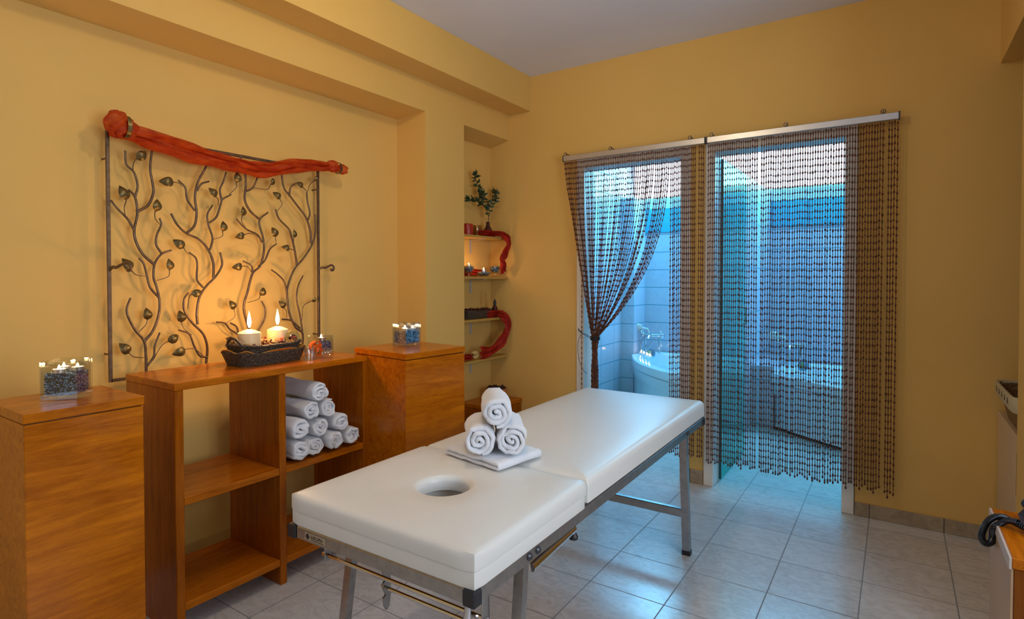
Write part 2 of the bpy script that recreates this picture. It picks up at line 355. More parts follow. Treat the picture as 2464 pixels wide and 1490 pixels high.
# ------------------------------------------------------------------ bathtubs
def tub(pts,label,zr=.50):
    """pts: front curve from left to right, closed along the back wall"""
    fr=smoothpts([(x,y,0) for x,y in pts],5); bx0=pts[0][0]; bx1=pts[-1][0]; yb=6.318
    outline=[(p.x,p.y) for p in fr]+[(bx1,yb),(bx0,yb)]
    # resample outline to fine loop
    P=[]
    n=len(outline)
    for i in range(n):
        a=Vector(outline[i]);b=Vector(outline[(i+1)%n]); k=max(1,int((b-a).length/.08))
        for j in range(k): P.append(a+(b-a)*j/k)
    c=Vector((sum(p.x for p in P)/len(P),sum(p.y for p in P)/len(P)))
    nfront=sum(max(1,int((Vector(outline[i+1])-Vector(outline[i])).length/.08)) for i in range(len(fr)-1))
    def off(p,d):
        q=c-p; return p+q.normalized()*d
    prof=[(0,.03,1),(0.02,.03,1),(.02,.30,1),(-.0,.325,1),(0.0,.40,1),(.012,.405,1),(.012,.415,1),(-.02,.42,1),(-.022,.49,1),(-.012,zr,1),(.13,zr,0),(.15,zr-.012,0),(.20,.25,0),(.32,.14,0)]
    V=[];N=len(P)
    for d,z,fo in prof:
        for i,p in enumerate(P):
            dd=d
            if fo and not(i<=nfront): dd=max(d,0)*0
            q=off(p,dd); V.append((q.x,min(q.y,yb),z))
    F=[(r*N+i,r*N+(i+1)%N,(r+1)*N+(i+1)%N,(r+1)*N+i) for r in range(len(prof)-1) for i in range(N)]
    F.append(tuple((len(prof)-1)*N+i for i in range(N)))
    r=thing('bathtub',label,'bathtub',(c.x,c.y,0))
    m=MB().add(V,F); build('basin',m,M['tub'],r,40)
    pl=MB()
    for i in range(0,nfront-1):
        a=off(P[i],.05);b=off(P[i+1],.05); pl.add([(a.x,a.y,0),(b.x,b.y,0),(b.x,b.y,.035),(a.x,a.y,.035)],[(0,1,2,3)])
    build('plinth',pl,M['black'],r)
    return r
tA=tub([(-2.385,5.92),(-2.22,5.60),(-1.966,5.273),(-1.523,4.90),(-1.19,4.70)],'white corner bathtub with tealights on its rim, seen through the left doorway')
tB=tub([(-.905,5.50),(-.62,5.27),(-.345,5.08),(0.0,4.90),(.375,4.73)],'white corner bathtub behind the right doorway and its straight bead curtain')
def kn(x,y,z,label):
    r=thing('overflow_knob',label,'bath knob',(x,y,z)); build('cap',MB().lathe((x,y,z),[(.045,0),(.05,.012),(.04,.04),(.0,.045)],20,(.3,-.9,.2)),flat('blue chrome',(.2,.45,.6),.2,metal=1),r)
kn(-2.20,5.97,.515,'round blue grey overflow knob on the rim of the left bathtub')
kn(-.72,5.95,.515,'round blue grey overflow knob on the rim of the right bathtub')
def faucet(x,y,z,zr,label):
    r=thing('bath_faucet',label,'faucet',(x,y,zr))
    m=MB(); m.tube([(x-.09,y,z),(x+.13,y,z)],.022,12); m.ell((x-.09,y,z),.03,.03,.03); m.ell((x+.13,y,z),.03,.03,.03); build('mixer_body',m,M['chrome'],r)
    [build('riser_pipe',MB().tube([(x+k,y,z),(x+k,y,zr)],.012,10),M['chrome'],r) for k in (-.06,.10)]
    for k in (-.09,.13): build('valve_handle',MB().tube([(x+k,y-.05,z+.03),(x+k,y,z),(x+k,y+.03,z+.01)],.012).ell((x+k,y-.05,z+.035),.02,.02,.02),M['chrome'],r)
    build('spout',MB().tube(smoothpts([(x+.02,y,z),(x+.02,y-.08,z+.01),(x+.02,y-.13,z-.02)]),.014),M['chrome'],r)
    m=MB(); m.tube([(x-.02,y,z+.02),(x-.03,y-.02,z+.07),(x-.13,y-.05,z+.09)],.011); build('hand_shower',m,M['jamb'],r)
    build('shower_head',MB().lathe((x-.13,y-.05,z+.085),[(.0,-.02),(.045,-.015),(.05,.01),(.03,.02)],18,(.2,-.6,-.5)),M['jamb'],r)
    build('hose',MB().tube(smoothpts([(x-.06,y-.02,z),(x-.10,y-.06,z-.12),(x-.03,y-.07,z-.18),(x+.03,y-.03,z-.06)]),.006),M['chrome'],r)
faucet(-2.27,6.16,.70,.50,'chrome bath mixer with white hand shower on the left bathtub')
faucet(-.86,6.10,.69,.555,'chrome bath mixer on the tiled ledge of the right bathtub')
def lamp(name,loc,energy,col,r=.05,kind='POINT',size=(1,1),rot=(0,0,0)):
    l=bpy.data.lights.new(name,kind); l.energy=energy; l.color=col
    if kind=='POINT': l.shadow_soft_size=r
    else: l.shape='RECTANGLE'; l.size,l.size_y=size
    o=bpy.data.objects.new(name,l); o.location=loc; o.rotation_euler=rot; COL.objects.link(o); return o
# ------------------------------------------------------------------ candles
def flame_mesh(x,y,z,h,w):
    return MB().lathe((x,y,z),[(0,0),(w*.45,h*.06),(w*.8,h*.2),(w,h*.33),(w*.85,h*.5),(w*.5,h*.72),(w*.18,h*.9),(0,h)],12)
def tealight(x,y,z,label,group=None,lit=True,s=1.0,light=.12):
    r=thing('tealight_candle',label,'candle',(x,y,z),group)
    build('tin_cup',MB().lathe((x,y,z),[(.017*s,0),(.019*s,.001),(.0195*s,.014*s),(.0185*s,.014*s),(.018*s,.010*s)],18),M['tin'],r)
    build('wax',MB().lathe((x,y,z+.001),[(.0175*s,0),(.0175*s,.0105*s),(.0,.0115*s)],18),M['waxw'],r)
    build('wick',MB().tube([(x,y,z+.011*s),(x,y,z+.018*s)],.0012,6),M['wick'],r)
    if lit:
        build('flame',flame_mesh(x,y,z+.0145*s,.014*s,.0042*s),M['flame'],r)
        if light: lamp('candle_glow',(x,y,z+.024*s),light,(1,.60,.28),.004)
    return r
for i,(x,y,l) in enumerate([(-2.325,6.02,'tealight on the left bathtub rim, farthest left of the row of four'),(-2.262,5.935,'second tealight from the left on the left bathtub rim'),(-2.195,5.85,'third tealight from the left on the left bathtub rim'),(-2.13,5.765,'rightmost tealight of the four on the left bathtub rim')]):
    tealight(x,y,.501,l,'tealights along the left bathtub rim',s=1.6,light=0)
# ------------------------------------------------------------------ bead curtains
def bead_tpl(n,rings):
    v=[(0,0,1)]
    for i in range(1,rings+1):
        th=PI*i/(rings+1)
        for k in range(n): v.append((math.sin(th)*math.cos(2*PI*k/n),math.sin(th)*math.sin(2*PI*k/n),math.cos(th)))
    v.append((0,0,-1)); f=[]
    for k in range(n): f.append((0,1+k,1+(k+1)%n))
    for i in range(rings-1):
        for k in range(n):
            a=1+i*n+k;b=1+i*n+(k+1)%n; f.append((a,a+n,b)); f.append((b,a+n,b+n))
    L=len(v)-1;o=1+(rings-1)*n
    for k in range(n): f.append((o+k,L,o+(k+1)%n))
    return np.array(v),np.array(f)
BIG=bead_tpl(7,3); SML=bead_tpl(6,2)
def strands_mesh(name,strands,parent,label):
    V=[];F=[];MI=[];o=0
    def put(tpl,p,d,r,h,mi):
        nonlocal o
        d=d/np.linalg.norm(d); a=np.array([1.,0,0]); a=a-d*d.dot(a); a/=np.linalg.norm(a); b=np.cross(d,a)
        v=tpl[0]; w=p+np.outer(v[:,0]*r,a)+np.outer(v[:,1]*r,b)+np.outer(v[:,2]*h,d)
        V.append(w); F.append(tpl[1]+o); MI.append(np.full(len(tpl[1]),mi)); o+=len(v)
    for si,pts in enumerate(strands):
        P=np.array(pts); seg=np.linalg.norm(np.diff(P,axis=0),axis=1); cum=np.concatenate([[0],np.cumsum(seg)]); L=cum[-1]
        def at(s):
            s=min(max(s,0),L); i=min(np.searchsorted(cum,s,side='right')-1,len(seg)-1); t=(s-cum[i])/max(seg[i],1e-9); return P[i]+(P[i+1]-P[i])*t,P[i+1]-P[i]
        ph=random.uniform(-.004,.004); s=.016+ph; k=0
        # one period: small, small, small, big
        while s<L-.012:
            p,d=at(s); big=(.0052+random.uniform(-.0010,.0008)); put(BIG,p,d,big,.0095+random.uniform(-.002,.001),0)
            for q in range(4):
                p,d=at(s+.0122+q*.0065)
                if s+.0122+q*.0065<L: put(SML,p,d,.0033,.0035,1)
            s+=.0375+random.uniform(-.0006,.0006); k+=1
        p,d=at(L); put(BIG,p,d,.0052,.010,0)
        # thread
        st=max(1,len(P)//12) if len(P)>3 else 1
        Q=P if len(P)<=14 else np.vstack([P[::st],P[-1:]])
        n=3
        for i,pp in enumerate(Q):
            for kk in range(n): V.append(np.array([[pp[0]+.0007*math.cos(2*PI*kk/n),pp[1]+.0007*math.sin(2*PI*kk/n),pp[2]]]))
        ff=[]
        for i in range(len(Q)-1):
            for kk in range(n):
                a=o+i*n+kk;b=o+i*n+(kk+1)%n; ff.append((a,b,a+n)); ff.append((b,b+n,a+n))
        F.append(np.array(ff)); MI.append(np.full(len(ff),1)); o+=len(Q)*n
    V=np.vstack(V)-np.array(wl(parent)); F=np.vstack(F); MI=np.concatenate(MI)
    me=bpy.data.meshes.new(name); me.vertices.add(len(V)); me.vertices.foreach_set('co',V.ravel().astype('f')); me.loops.add(F.size); me.loops.foreach_set('vertex_index',F.ravel().astype('i')); me.polygons.add(len(F)); me.polygons.foreach_set('loop_start',(np.arange(len(F))*3).astype('i'))
    me.materials.append(M['bead_dk']); me.materials.append(M['bead_lt']); me.polygons.foreach_set('material_index',MI.astype('i')); me.polygons.foreach_set('use_smooth',[True]*len(F)); me.update(calc_edges=True); me.validate()
    ob=bpy.data.objects.new(name,me); COL.objects.link(ob); ob.parent=parent; ob['kind']='stuff'
    if label: ob['label']=label
    return ob
YC=3.70
def rail_parts(r,x0,x1,rings):
    m=MB().box(x0,x1,YC-.013,YC+.013,2.190,2.228,.003); build('header_rail',m,M['rail'],r)
    for x in (x0,x1): build('end_cap',MB().box(x-.004,x+.004,YC-.016,YC+.016,2.187,2.231,.002),M['bolt'],r)
    for x in rings:
        m=MB(); m.tube([(x+.011*math.cos(a),YC,2.242+.011*math.sin(a)) for a in [2*PI*k/14 for k in range(15)]],.0022,6,False); m.tube([(x,YC+.010,2.246),(x,YB,2.246)],.003,6); build('hanging_ring',m,M['bolt'],r)
cR=thing('bead_curtain','brown wooden bead curtain hanging straight across the right doorway','bead curtain',(-.5,YC,2.19))
rail_parts(cR,-1.002,.002,[-.975,-.55,-.07])
S=[]; x=-.992
while x<.0:
    if not(-.700<x<-.680) and not (-.066<x<-.053):
        zb=.195+random.uniform(-.022,.012)
        if random.random()<.08: zb+=random.uniform(-.03,.0)
        dx=random.uniform(-.0016,.0016)
        S.append([(x,YC,2.19),(x+dx,YC+random.uniform(-.003,.003),1.4),(x+dx*1.8,YC+random.uniform(-.004,.004),.8),(x+dx,YC,zb)])
    x+=.0130
strands_mesh('bead_strands',S,cR,None)
cL=thing('bead_curtain','brown wooden bead curtain gathered and tied to one side of the left doorway','bead curtain',(-1.5,YC,2.19))
rail_parts(cL,-2.026,-1.013,[-2.015,-1.66,-1.11])
S=[]; xs=[]; x=-2.012
while x<-1.022: xs.append(x); x+=.0130
ZT=.93; XT=-1.772
for i,x in enumerate(xs):
    if x>-1.245:
        if -1.072<x<-1.055: continue
        S.append([(x,YC,2.19),(x+random.uniform(-.002,.002),YC+random.uniform(-.003,.003),1.2),(x,YC,.20+random.uniform(-.02,.01))]); continue
    f=(x+2.012)/.767; grp=i//4; random.seed(grp*13+5); pw=1.22+1.35*f+random.uniform(-.12,.12)*f+.1*(grp%3-1); 
    random.seed(i*7+1); xt=XT+(f-.5)*.05+random.uniform(-.006,.006); yt=YC+random.uniform(-.022,.022); ztt=ZT-.0*f
    pts=[]
    for k in range(0,19):
        t=k/18; z=2.19+(ztt-2.19)*t
        g=t**pw; pts.append((x+(xt-x)*g,YC+(yt-YC)*t+ .012*math.sin(PI*t)*(grp%2*2-1),z))
    an=random.uniform(0,2*PI); rr=random.uniform(.004,.028)
    xb=-1.778+rr*math.cos(an); yb_=YC+rr*math.sin(an)
    pts+= [(xt*.6+xb*.4,yt,ZT-.08),(xb,yb_,.70),(xb,yb_,.45),(xb+random.uniform(-.01,.01),yb_,.24+random.uniform(-.05,.04))]
    S.append(pts)
S.append([(-2.022,YC,2.19),(-2.0,YC,2.0),(-1.905,YC+.03,1.47),(-1.893,YC+.03,1.38),(-1.893,YC+.03,.8),(-1.893,YC+.03,.30)])
random.seed(11)
strands_mesh('bead_strands',S,cL,None)
m=MB()
for zz in (.905,.915,.925): m.tube([(XT+.033*math.cos(a),YC+.031*math.sin(a),zz) for a in [2*PI*k/18 for k in range(19)]],.004,6,False)
m.tube(smoothpts([(XT-.02,YC-.02,.91),(-1.84,YC-.02,.935),(-1.885,YC,.95),(-1.90,YC+.05,.955)]),.0022,6)
m.tube(smoothpts([(XT-.02,YC-.02,.92),(-1.84,YC-.03,.945),(-1.875,YC-.03,.925),(-1.90,YC-.02,.86),(-1.895,YC-.01,.76),(-1.86,YC-.01,.68),(-1.83,YC-.01,.66)]),.0018,6)
build('tie_cord',m,M['black'],cL)
build('tieback_hook',MB().tube(smoothpts([(-1.905,YB,.955),(-1.905,YC+.02,.955),(-1.905,YC,.975)]),.004,6),M['bolt'],cL)
# ------------------------------------------------------------------ shelving unit and pedestals
r=thing('shelving_unit','open backed orange brown wooden shelving unit holding rolled towels','shelving unit',(-2.42,1.53,0))
X0,X1=-2.615,-2.22
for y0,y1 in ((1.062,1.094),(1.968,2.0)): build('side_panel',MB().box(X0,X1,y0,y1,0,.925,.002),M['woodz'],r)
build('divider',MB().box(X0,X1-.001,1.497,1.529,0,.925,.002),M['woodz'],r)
build('top_board',MB().box(X0,X1+.002,1.060,2.002,.925,.953,.0025),M['wood'],r)
for y0,y1 in ((1.094,1.497),(1.529,1.968)):
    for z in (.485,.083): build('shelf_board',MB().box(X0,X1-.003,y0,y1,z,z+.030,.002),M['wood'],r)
def pedestal(x0,x1,y0,y1,z,label,rz=0,piv=None):
    cx,cy=(x0+x1)/2,(y0+y1)/2
    r=thing('pedestal',label,'pedestal',(cx,cy,0))
    build('body',MB().box(x0+.003,x1-.003,y0+.003,y1-.003,0,z-.033,.0015),M['wood'],r)
    build('shadow_gap',MB().box(x0+.008,x1-.008,y0+.008,y1-.008,z-.033,z-.029),M['wooddk'],r)
    build('top_board',MB().box(x0,x1,y0,y1,z-.029,z,.0018),M['wood'],r)
    r.rotation_euler.z=rz; return r
pedestal(-2.405,-2.071,.576,.896,.955,'square orange wooden pedestal, nearest the camera, with a long glass candle dish')
pd=pedestal(-2.295,-1.885,1.945,2.345,.985,'square wooden pedestal beyond the far end of the shelving unit, carrying a glass vase',rz=math.radians(-6))
pd.location.x-=.012; pd.location.y+=.036
def tableau(): pass
# gravel fill: a core block plus many little stones
def gravel(x0,x1,y0,y1,z0,z1,label,group=None,s=.0038,n=900,round_=None,top=True):
    m=MB(); m.mi=1
    if round_:
        cx,cy,rr=round_; m.lathe((cx,cy,z0),[(rr*.5,0),(rr*.86,(z1-z0)*.5),(rr*.84,(z1-z0)*.88),(0,(z1-z0)*.9)],20)
    else: m.box(x0+2*s,x1-2*s,y0+2*s,y1-2*s,z0,z1-2*s)
    m.mi=0
    for i in range(n):
        if round_:
            a=random.uniform(0,2*PI); f=random.random()
            if f<.35: q=rr*math.sqrt(random.random())*.95; p=(cx+q*math.cos(a),cy+q*math.sin(a),z1-s+random.uniform(-.002,.003))
            else:
                zf=random.random(); q=rr*(.55+.38*min(1,zf*2)); p=(cx+q*math.cos(a),cy+q*math.sin(a),z0+s+zf*(z1-z0-2*s))
        else:
            f=random.random()
            if f<.22: p=(random.uniform(x0+s,x1-s),random.uniform(y0+s,y1-s),z1-s+random.uniform(-.002,.003))
            else:
                per=[(x1-x0),(y1-y0)]; 
                if random.random()<per[0]/(per[0]+per[1]): p=(random.uniform(x0+s,x1-s),random.choice((y0+s,y1-s)),random.uniform(z0+s,z1-s))
                else: p=(random.choice((x0+s,x1-s)),random.uniform(y0+s,y1-s),random.uniform(z0+s,z1-s))
        R=Matrix.Rotation(random.uniform(0,6),3,Vector((random.random(),random.random(),random.random()+.1)).normalized())
        m.ell(p,s*random.uniform(.6,1.15),s*random.uniform(.5,.9),s*random.uniform(.45,.8),5,3,R)
    o=build('glass_gravel',m,[M['gravel'],M['gravelcore']],smooth=0); tag(o,label,'gravel',group,'stuff'); return o
def glass_box(x0,x1,y0,y1,z0,z1,label,t=.005,base=.012,rim=True):
    m=MB(); m.box(x0,x1,y0,y1,z0,z0+base,.001)
    for a in ((x0,x0+t,y0,y1),(x1-t,x1,y0,y1),(x0+t,x1-t,y0,y0+t),(x0+t,x1-t,y1-t,y1)): m.box(*a,z0+base,z1,.0008)
    o=build('glass_vase',m,M['glass']); tag(o,label,'glass vase'); return o
# near vase on the first pedestal, turned corner first
vx,vy=-2.2585,.7445
a_=glass_box(vx-.052,vx+.052,vy-.052,vy+.052,.9555,1.078,'square clear glass candle vase on the pedestal nearest the camera')
b_=gravel(vx-.046,vx+.046,vy-.046,vy+.046,.968,1.040,'teal and black glass gravel inside the vase on the nearest pedestal',n=2400)
a_.rotation_euler.z=b_.rotation_euler.z=math.radians(47)
for x,y,l in ((-2.232,.715,'left tealight in the glass vase on the nearest pedestal'),(-2.285,.745,'middle tealight in the glass vase on the nearest pedestal'),(-2.240,.768,'right tealight in the glass vase on the nearest pedestal')): tealight(x,y,1.041,l,'tealights in the near glass vase',light=.4,s=.95)
glass_box(-2.215,-2.115,2.165,2.275,.9855,1.105,'square clear glass candle vase on the pedestal by the wall corner')
gravel(-2.209,-2.121,2.171,2.269,.998,1.062,'blue black glass gravel inside the square vase on the far pedestal',n=1900)
for x,y,l in ((-2.15,2.195,'left tealight in the square glass vase'),(-2.185,2.225,'middle tealight in the square glass vase'),(-2.145,2.245,'right tealight in the square glass vase')): tealight(x,y,1.063,l,'tealights in the square glass vase',light=.32)
glass_box(-2.545,-2.45,1.885,1.972,.9535,1.045,'small clear glass candle cube at the right end of the shelving unit top')
gravel(-2.539,-2.456,1.891,1.966,.965,1.014,'blue glass gravel inside the small cube on the shelving unit',n=1300)
tealight(-2.49,1.925,1.016,'single tealight in the small glass cube on the shelving unit',light=.2,s=1.25)
# ------------------------------------------------------------------ baskets, pillar candles, potpourri
def spow(c,p): return math.copysign(abs(c)**p,c)
def basket_mesh(cx,cy,ax,ay,z0,z1,flare,lift=0,p=.55,thick=.007,rot=0,n=44,bottom=True,tip=0):
    """rounded rectangular basket; lift raises the ends (boat shape)"""
    m=MB(); rows=[]
    K=9
    for k in range(K+1):
        t=k/K; row=[]
        for i in range(n+1):
            a=2*PI*i/n; c,s=spow(math.cos(a),p),spow(math.sin(a),p); f=flare+(1-flare)*t
            e=abs(s)**6 if lift else 0
            x=ax*c*f; y=ay*s*(f+tip*t*e); z=z0+(z1-z0)*t+lift*t*abs(s)**4
            row.append(Vector((cx+x*math.cos(rot)-y*math.sin(rot),cy+x*math.sin(rot)+y*math.cos(rot),z)))
        rows.append(row)
    m.grid(rows,thick)
    if bottom:
        r0=rows[0]; m.add([v+Vector((0,0,.001)) for v in r0[:-1]]+[v+Vector((0,0,.006)) for v in r0[:-1]],[tuple(range(n))[::-1],tuple(range(n,2*n))])
    return m,rows
RB=math.radians(4)
BX,BY=-2.445,1.575
r=thing('wicker_basket','low boat shaped black wicker basket on the shelving unit top','basket',(BX,BY,.9535))
m,rows=basket_mesh(BX,BY,.094,.178,.9555,1.004,.87,.010,.42,.008,RB,tip=.0); build('basket_body',m,M['wickdk'],r,50)
m=MB(); m.tube([p for p in rows[-1]],.006,6,False); build('rim',m,M['wickdk'],r,50)
# cloth laid between the baskets
m=MB(); P=[]
for i in range(61):
    a=2*PI*i/60; c,s=spow(math.cos(a),.6),spow(math.sin(a),.6); row=[]
    for j in range(6):
        t=j/5; f=.80+.22*t+.03*math.sin(a*9)*t; z=.992+.022*t+.006*math.sin(a*7+1)*t+.008*abs(s)**4
        x,y=.094*c*f,.180*s*f; row.append((BX+x*math.cos(RB)-y*math.sin(RB),BY+x*math.sin(RB)+y*math.cos(RB),z))
    P.append(row)
o=build('folded_cloth',MB().grid(P,.003),M['ocloth']); tag(o,'orange and gold cloth tucked between the two black wicker baskets','cloth')
r=thing('wicker_basket','rectangular black wicker basket with two arched handles, holding pillar candles','basket',(BX,BY,.985))
m,rows=basket_mesh(BX,BY,.080,.156,.988,1.036,.86,.008,.35,.008,RB); build('basket_body',m,M['wickdk'],r,50)
m=MB(); m.tube(rows[-1],.0075,6,False)
for i in range(0,len(rows[-1])-1):
    for q in (0,.5):
        p=rows[-1][i].lerp(rows[-1][i+1],q); m.ell(p,.009,.0045,.009,6,4)
build('wrapped_rim',m,M['wickdk'],r,50)
for sg in (-1,1):
    pts=[]
    for k in range(13):
        a=PI*k/12; dx=.05*math.cos(a); dz=.048*math.sin(a); dy=sg*(.150+.014*math.sin(a))
        pts.append((BX+dx*math.cos(RB)-dy*math.sin(RB),BY+dx*math.sin(RB)+dy*math.cos(RB),1.030+dz))
    m=MB().tube(pts,.0065,8); build('handle',m,M['wickdk'],r,50)
build('filler',MB().box(BX-.066,BX+.066,BY-.126,BY+.126,.994,1.022,.004),M['pot'],r)
def pillar(x,y,z,rr,h,label,E=3.4):
    r=thing('pillar_candle',label,'candle',(x,y,z),'ivory pillar candles in the black basket')
    build('wax',MB().lathe((x,y,z),[(rr*.97,0),(rr,.004),(rr,h-.020),(rr*.97,h-.017),(rr*.5,h-.006),(rr*.15,h-.001),(0,h-.002)],32),M['wax'],r)
    build('wick',MB().tube([(x,y,z+h-.004),(x+.001,y,z+h+.008),(x+.003,y,z+h+.014)],.0016,6),M['wick'],r)
    build('flame',flame_mesh(x,y,z+h+.004,.078,.0092),M['flame'],r)
    lamp('candle_glow',(x+.0,y,z+h+.06),E,(1,.55,.24),.02)
pillar(-2.435,1.492,1.0225,.050,.091,'left ivory pillar candle burning in the black wicker basket')
pillar(-2.475,1.662,1.0225,.048,.091,'right ivory pillar candle burning in the black wicker basket')
m=MB()
random.seed(3)
for i in range(230):
    x=random.uniform(-.068,.068); y=random.uniform(-.142,.142)
    X=BX+x-y*math.sin(RB); Y=BY+y
    if (X+2.435)**2+(Y-1.492)**2<.051**2 or (X+2.475)**2+(Y-1.662)**2<.048**2: continue
    R=Matrix.Rotation(random.uniform(0,6),3,Vector((random.random()-.5,random.random()-.5,random.random())).normalized()); z=1.026+random.uniform(0,.026)
    if i%3==0: m.ell((X,Y,z),.010,.009,.008,7,5,R,.3)
    elif i%3==1:
        # curled petal
        P=[[Vector((X,Y,z+.002))+R@Vector((.013*math.cos(a)*(.5+.5*b),.016*(b-.5),.013*math.sin(a))) for b in (0,.5,1)] for a in [k*.5 for k in range(6)]]; m.grid(P,.0012)
    else: m.ell((X,Y,z),.013,.005,.004,6,4,R,.4)
o=build('potpourri',m,M['pot'],smooth=0); tag(o,'red and brown potpourri scattered around the pillar candles','potpourri',None,'stuff')
# dried citrus / kiwi slice
r=thing('dried_fruit_slice','dried green and brown fruit slice leaning at the right end of the basket','dried fruit',(-2.41,1.70,1.04))
R=Matrix.Rotation(.9,3,'Y'); m=MB(); m.lathe((-2.41,1.70,1.058),[(.0,-.003),(.034,-.003),(.036,0),(.034,.003),(0,.003)],24,(.9,-.25,.45)); build('slice',m,flat('olive rind',(.22,.16,.03),.6,vary=.4,scale=60),r)
build('core',MB().lathe((-2.408,1.699,1.0595),[(.0,-.003),(.014,-.003),(.016,0),(.012,.004),(0,.005)],16,(.9,-.25,.45)),M['darkcer'],r)
# organza ribbon and little glass by the basket
r=thing('organza_ribbon','loose coil of orange organza ribbon on the shelving unit, right of the baskets','ribbon',(-2.34,1.80,.9535))
m=MB()
for q,(cx,cy,cz,rr,ph) in enumerate([(-2.36,1.785,1.005,.035,0),(-2.35,1.80,.99,.030,1.2),(-2.345,1.765,1.012,.024,2.4)]):
    P=[]
    for k in range(25):
        a=ph+k*.26; f=rr*(1-.010*k); c=Vector((cx+.4*f*math.sin(a*.7),cy+f*math.cos(a),cz+f*math.sin(a)))
        P.append([c+Vector((-.010,0,.003*math.sin(k))),c+Vector((0,.002*math.sin(k*2),0)),c+Vector((.010,0,.003*math.cos(k)))])
    m.grid(P,.001)
build('ribbon_loop',m,cloth('light orange organza',(.70,.13,.01),(.85,.30,.05),.5,.7),r,60)
o=build('glass_ball',MB().ell((-2.315,1.822,.9795),.026,.026,.0255,20,14),M['glass']); tag(o,'small clear glass ball beside the orange ribbon','glass ball')
o=build('glass_tumbler',MB().lathe((-2.325,1.735,.9535),[(.0,0),(.026,0),(.030,.06),(.028,.06),(.024,.006),(0,.006)],24),M['glass']); tag(o,'small frosted clear tumbler between the basket and the ribbon','glass')
# ------------------------------------------------------------------ metal vine panel
THICK=[[(1.202,0.927),(1.2,1.001),(1.193,1.066),(1.158,1.117),(1.132,1.174),(1.127,1.212),(1.143,1.258)],[(1.193,1.064),(1.23,1.111),(1.255,1.18),(1.26,1.241),(1.25,1.303),(1.239,1.347),(1.245,1.408),(1.274,1.452),(1.317,1.472)],[(1.241,1.403),(1.194,1.45),(1.167,1.509),(1.164,1.559),(1.176,1.62),(1.173,1.679),(1.162,1.708),(1.141,1.726)],[(1.176,1.635),(1.22,1.667),(1.243,1.726),(1.239,1.773),(1.23,1.824),(1.232,1.876),(1.239,1.925)],[(1.169,1.7),(1.178,1.748),(1.163,1.805),(1.133,1.834),(1.128,1.892)],[(1.162,1.549),(1.134,1.599),(1.097,1.638),(1.07,1.674)],[(1.254,1.259),(1.22,1.303),(1.208,1.355),(1.197,1.407),(1.179,1.432)],[(1.27,1.457),(1.25,1.495),(1.255,1.539),(1.274,1.585),(1.268,1.615)],[(1.204,0.948),(1.236,0.992),(1.241,1.04),(1.262,1.098)],[(1.47,0.932),(1.475,1.007),(1.455,1.075),(1.401,1.135),(1.366,1.192),(1.366,1.246),(1.386,1.275)],[(1.474,0.962),(1.435,0.974),(1.409,1.023),(1.387,1.081),(1.34,1.104)],[(1.426,1.124),(1.424,1.18),(1.438,1.253),(1.476,1.309),(1.52,1.351),(1.554,1.409),(1.545,1.471)],[(1.457,1.298),(1.43,1.337),(1.433,1.402),(1.427,1.439),(1.397,1.464)],[(1.51,1.343),(1.511,1.413),(1.488,1.478),(1.441,1.528),(1.383,1.552),(1.34,1.59),(1.312,1.639)],[(1.383,1.552),(1.419,1.591),(1.429,1.652),(1.421,1.725),(1.435,1.8),(1.478,1.888),(1.485,1.961)],[(1.42,1.662),(1.385,1.711),(1.376,1.765),(1.346,1.795)],[(1.43,1.758),(1.453,1.793),(1.491,1.81)],[(1.492,1.48),(1.507,1.536),(1.489,1.601),(1.485,1.652),(1.511,1.699)],[(1.494,1.612),(1.528,1.642),(1.548,1.701),(1.558,1.731),(1.601,1.76)],[(1.553,1.728),(1.544,1.777),(1.559,1.817),(1.574,1.867)],[(1.695,1.055),(1.659,1.187),(1.681,1.276),(1.709,1.366),(1.753,1.407),(1.776,1.479),(1.776,1.551),(1.755,1.641),(1.806,1.691)],[(1.709,1.361),(1.704,1.406),(1.661,1.43)],[(1.747,1.405),(1.786,1.438),(1.815,1.496),(1.856,1.528)],[(1.771,1.53),(1.743,1.569),(1.679,1.595),(1.627,1.641)],[(1.757,1.646),(1.701,1.687),(1.67,1.743),(1.676,1.813),(1.671,1.887),(1.646,1.964)],[(1.675,1.785),(1.713,1.808),(1.744,1.871)],[(1.716,1.038),(1.744,1.076),(1.778,1.13),(1.784,1.181),(1.765,1.223)],[(1.636,1.005),(1.632,1.055),(1.591,1.088),(1.566,1.119),(1.522,1.129)],[(1.636,1.04),(1.627,1.095),(1.591,1.12)],[(2.006,0.952),(2.006,1.034),(1.96,1.071),(1.924,1.143),(1.91,1.229),(1.913,1.293),(1.957,1.389),(2.02,1.455),(2.079,1.534),(2.103,1.613),(2.1,1.708)],[(1.91,1.255),(1.89,1.325),(1.854,1.362),(1.818,1.387)],[(2.006,1.045),(1.992,1.139),(1.974,1.227),(1.987,1.302),(2.019,1.357)],[(1.979,1.413),(1.964,1.507),(1.946,1.571),(1.928,1.612),(1.869,1.661),(1.846,1.711)],[(2.072,1.54),(2.066,1.611),(2.035,1.685),(1.972,1.75),(1.93,1.793),(1.894,1.831),(1.879,1.913)],[(1.93,1.788),(1.936,1.837),(1.967,1.864)],[(2.045,1.67),(2.058,1.71),(2.044,1.774),(2.042,1.823)],[(1.991,1.063),(1.936,1.11),(1.882,1.121)]]
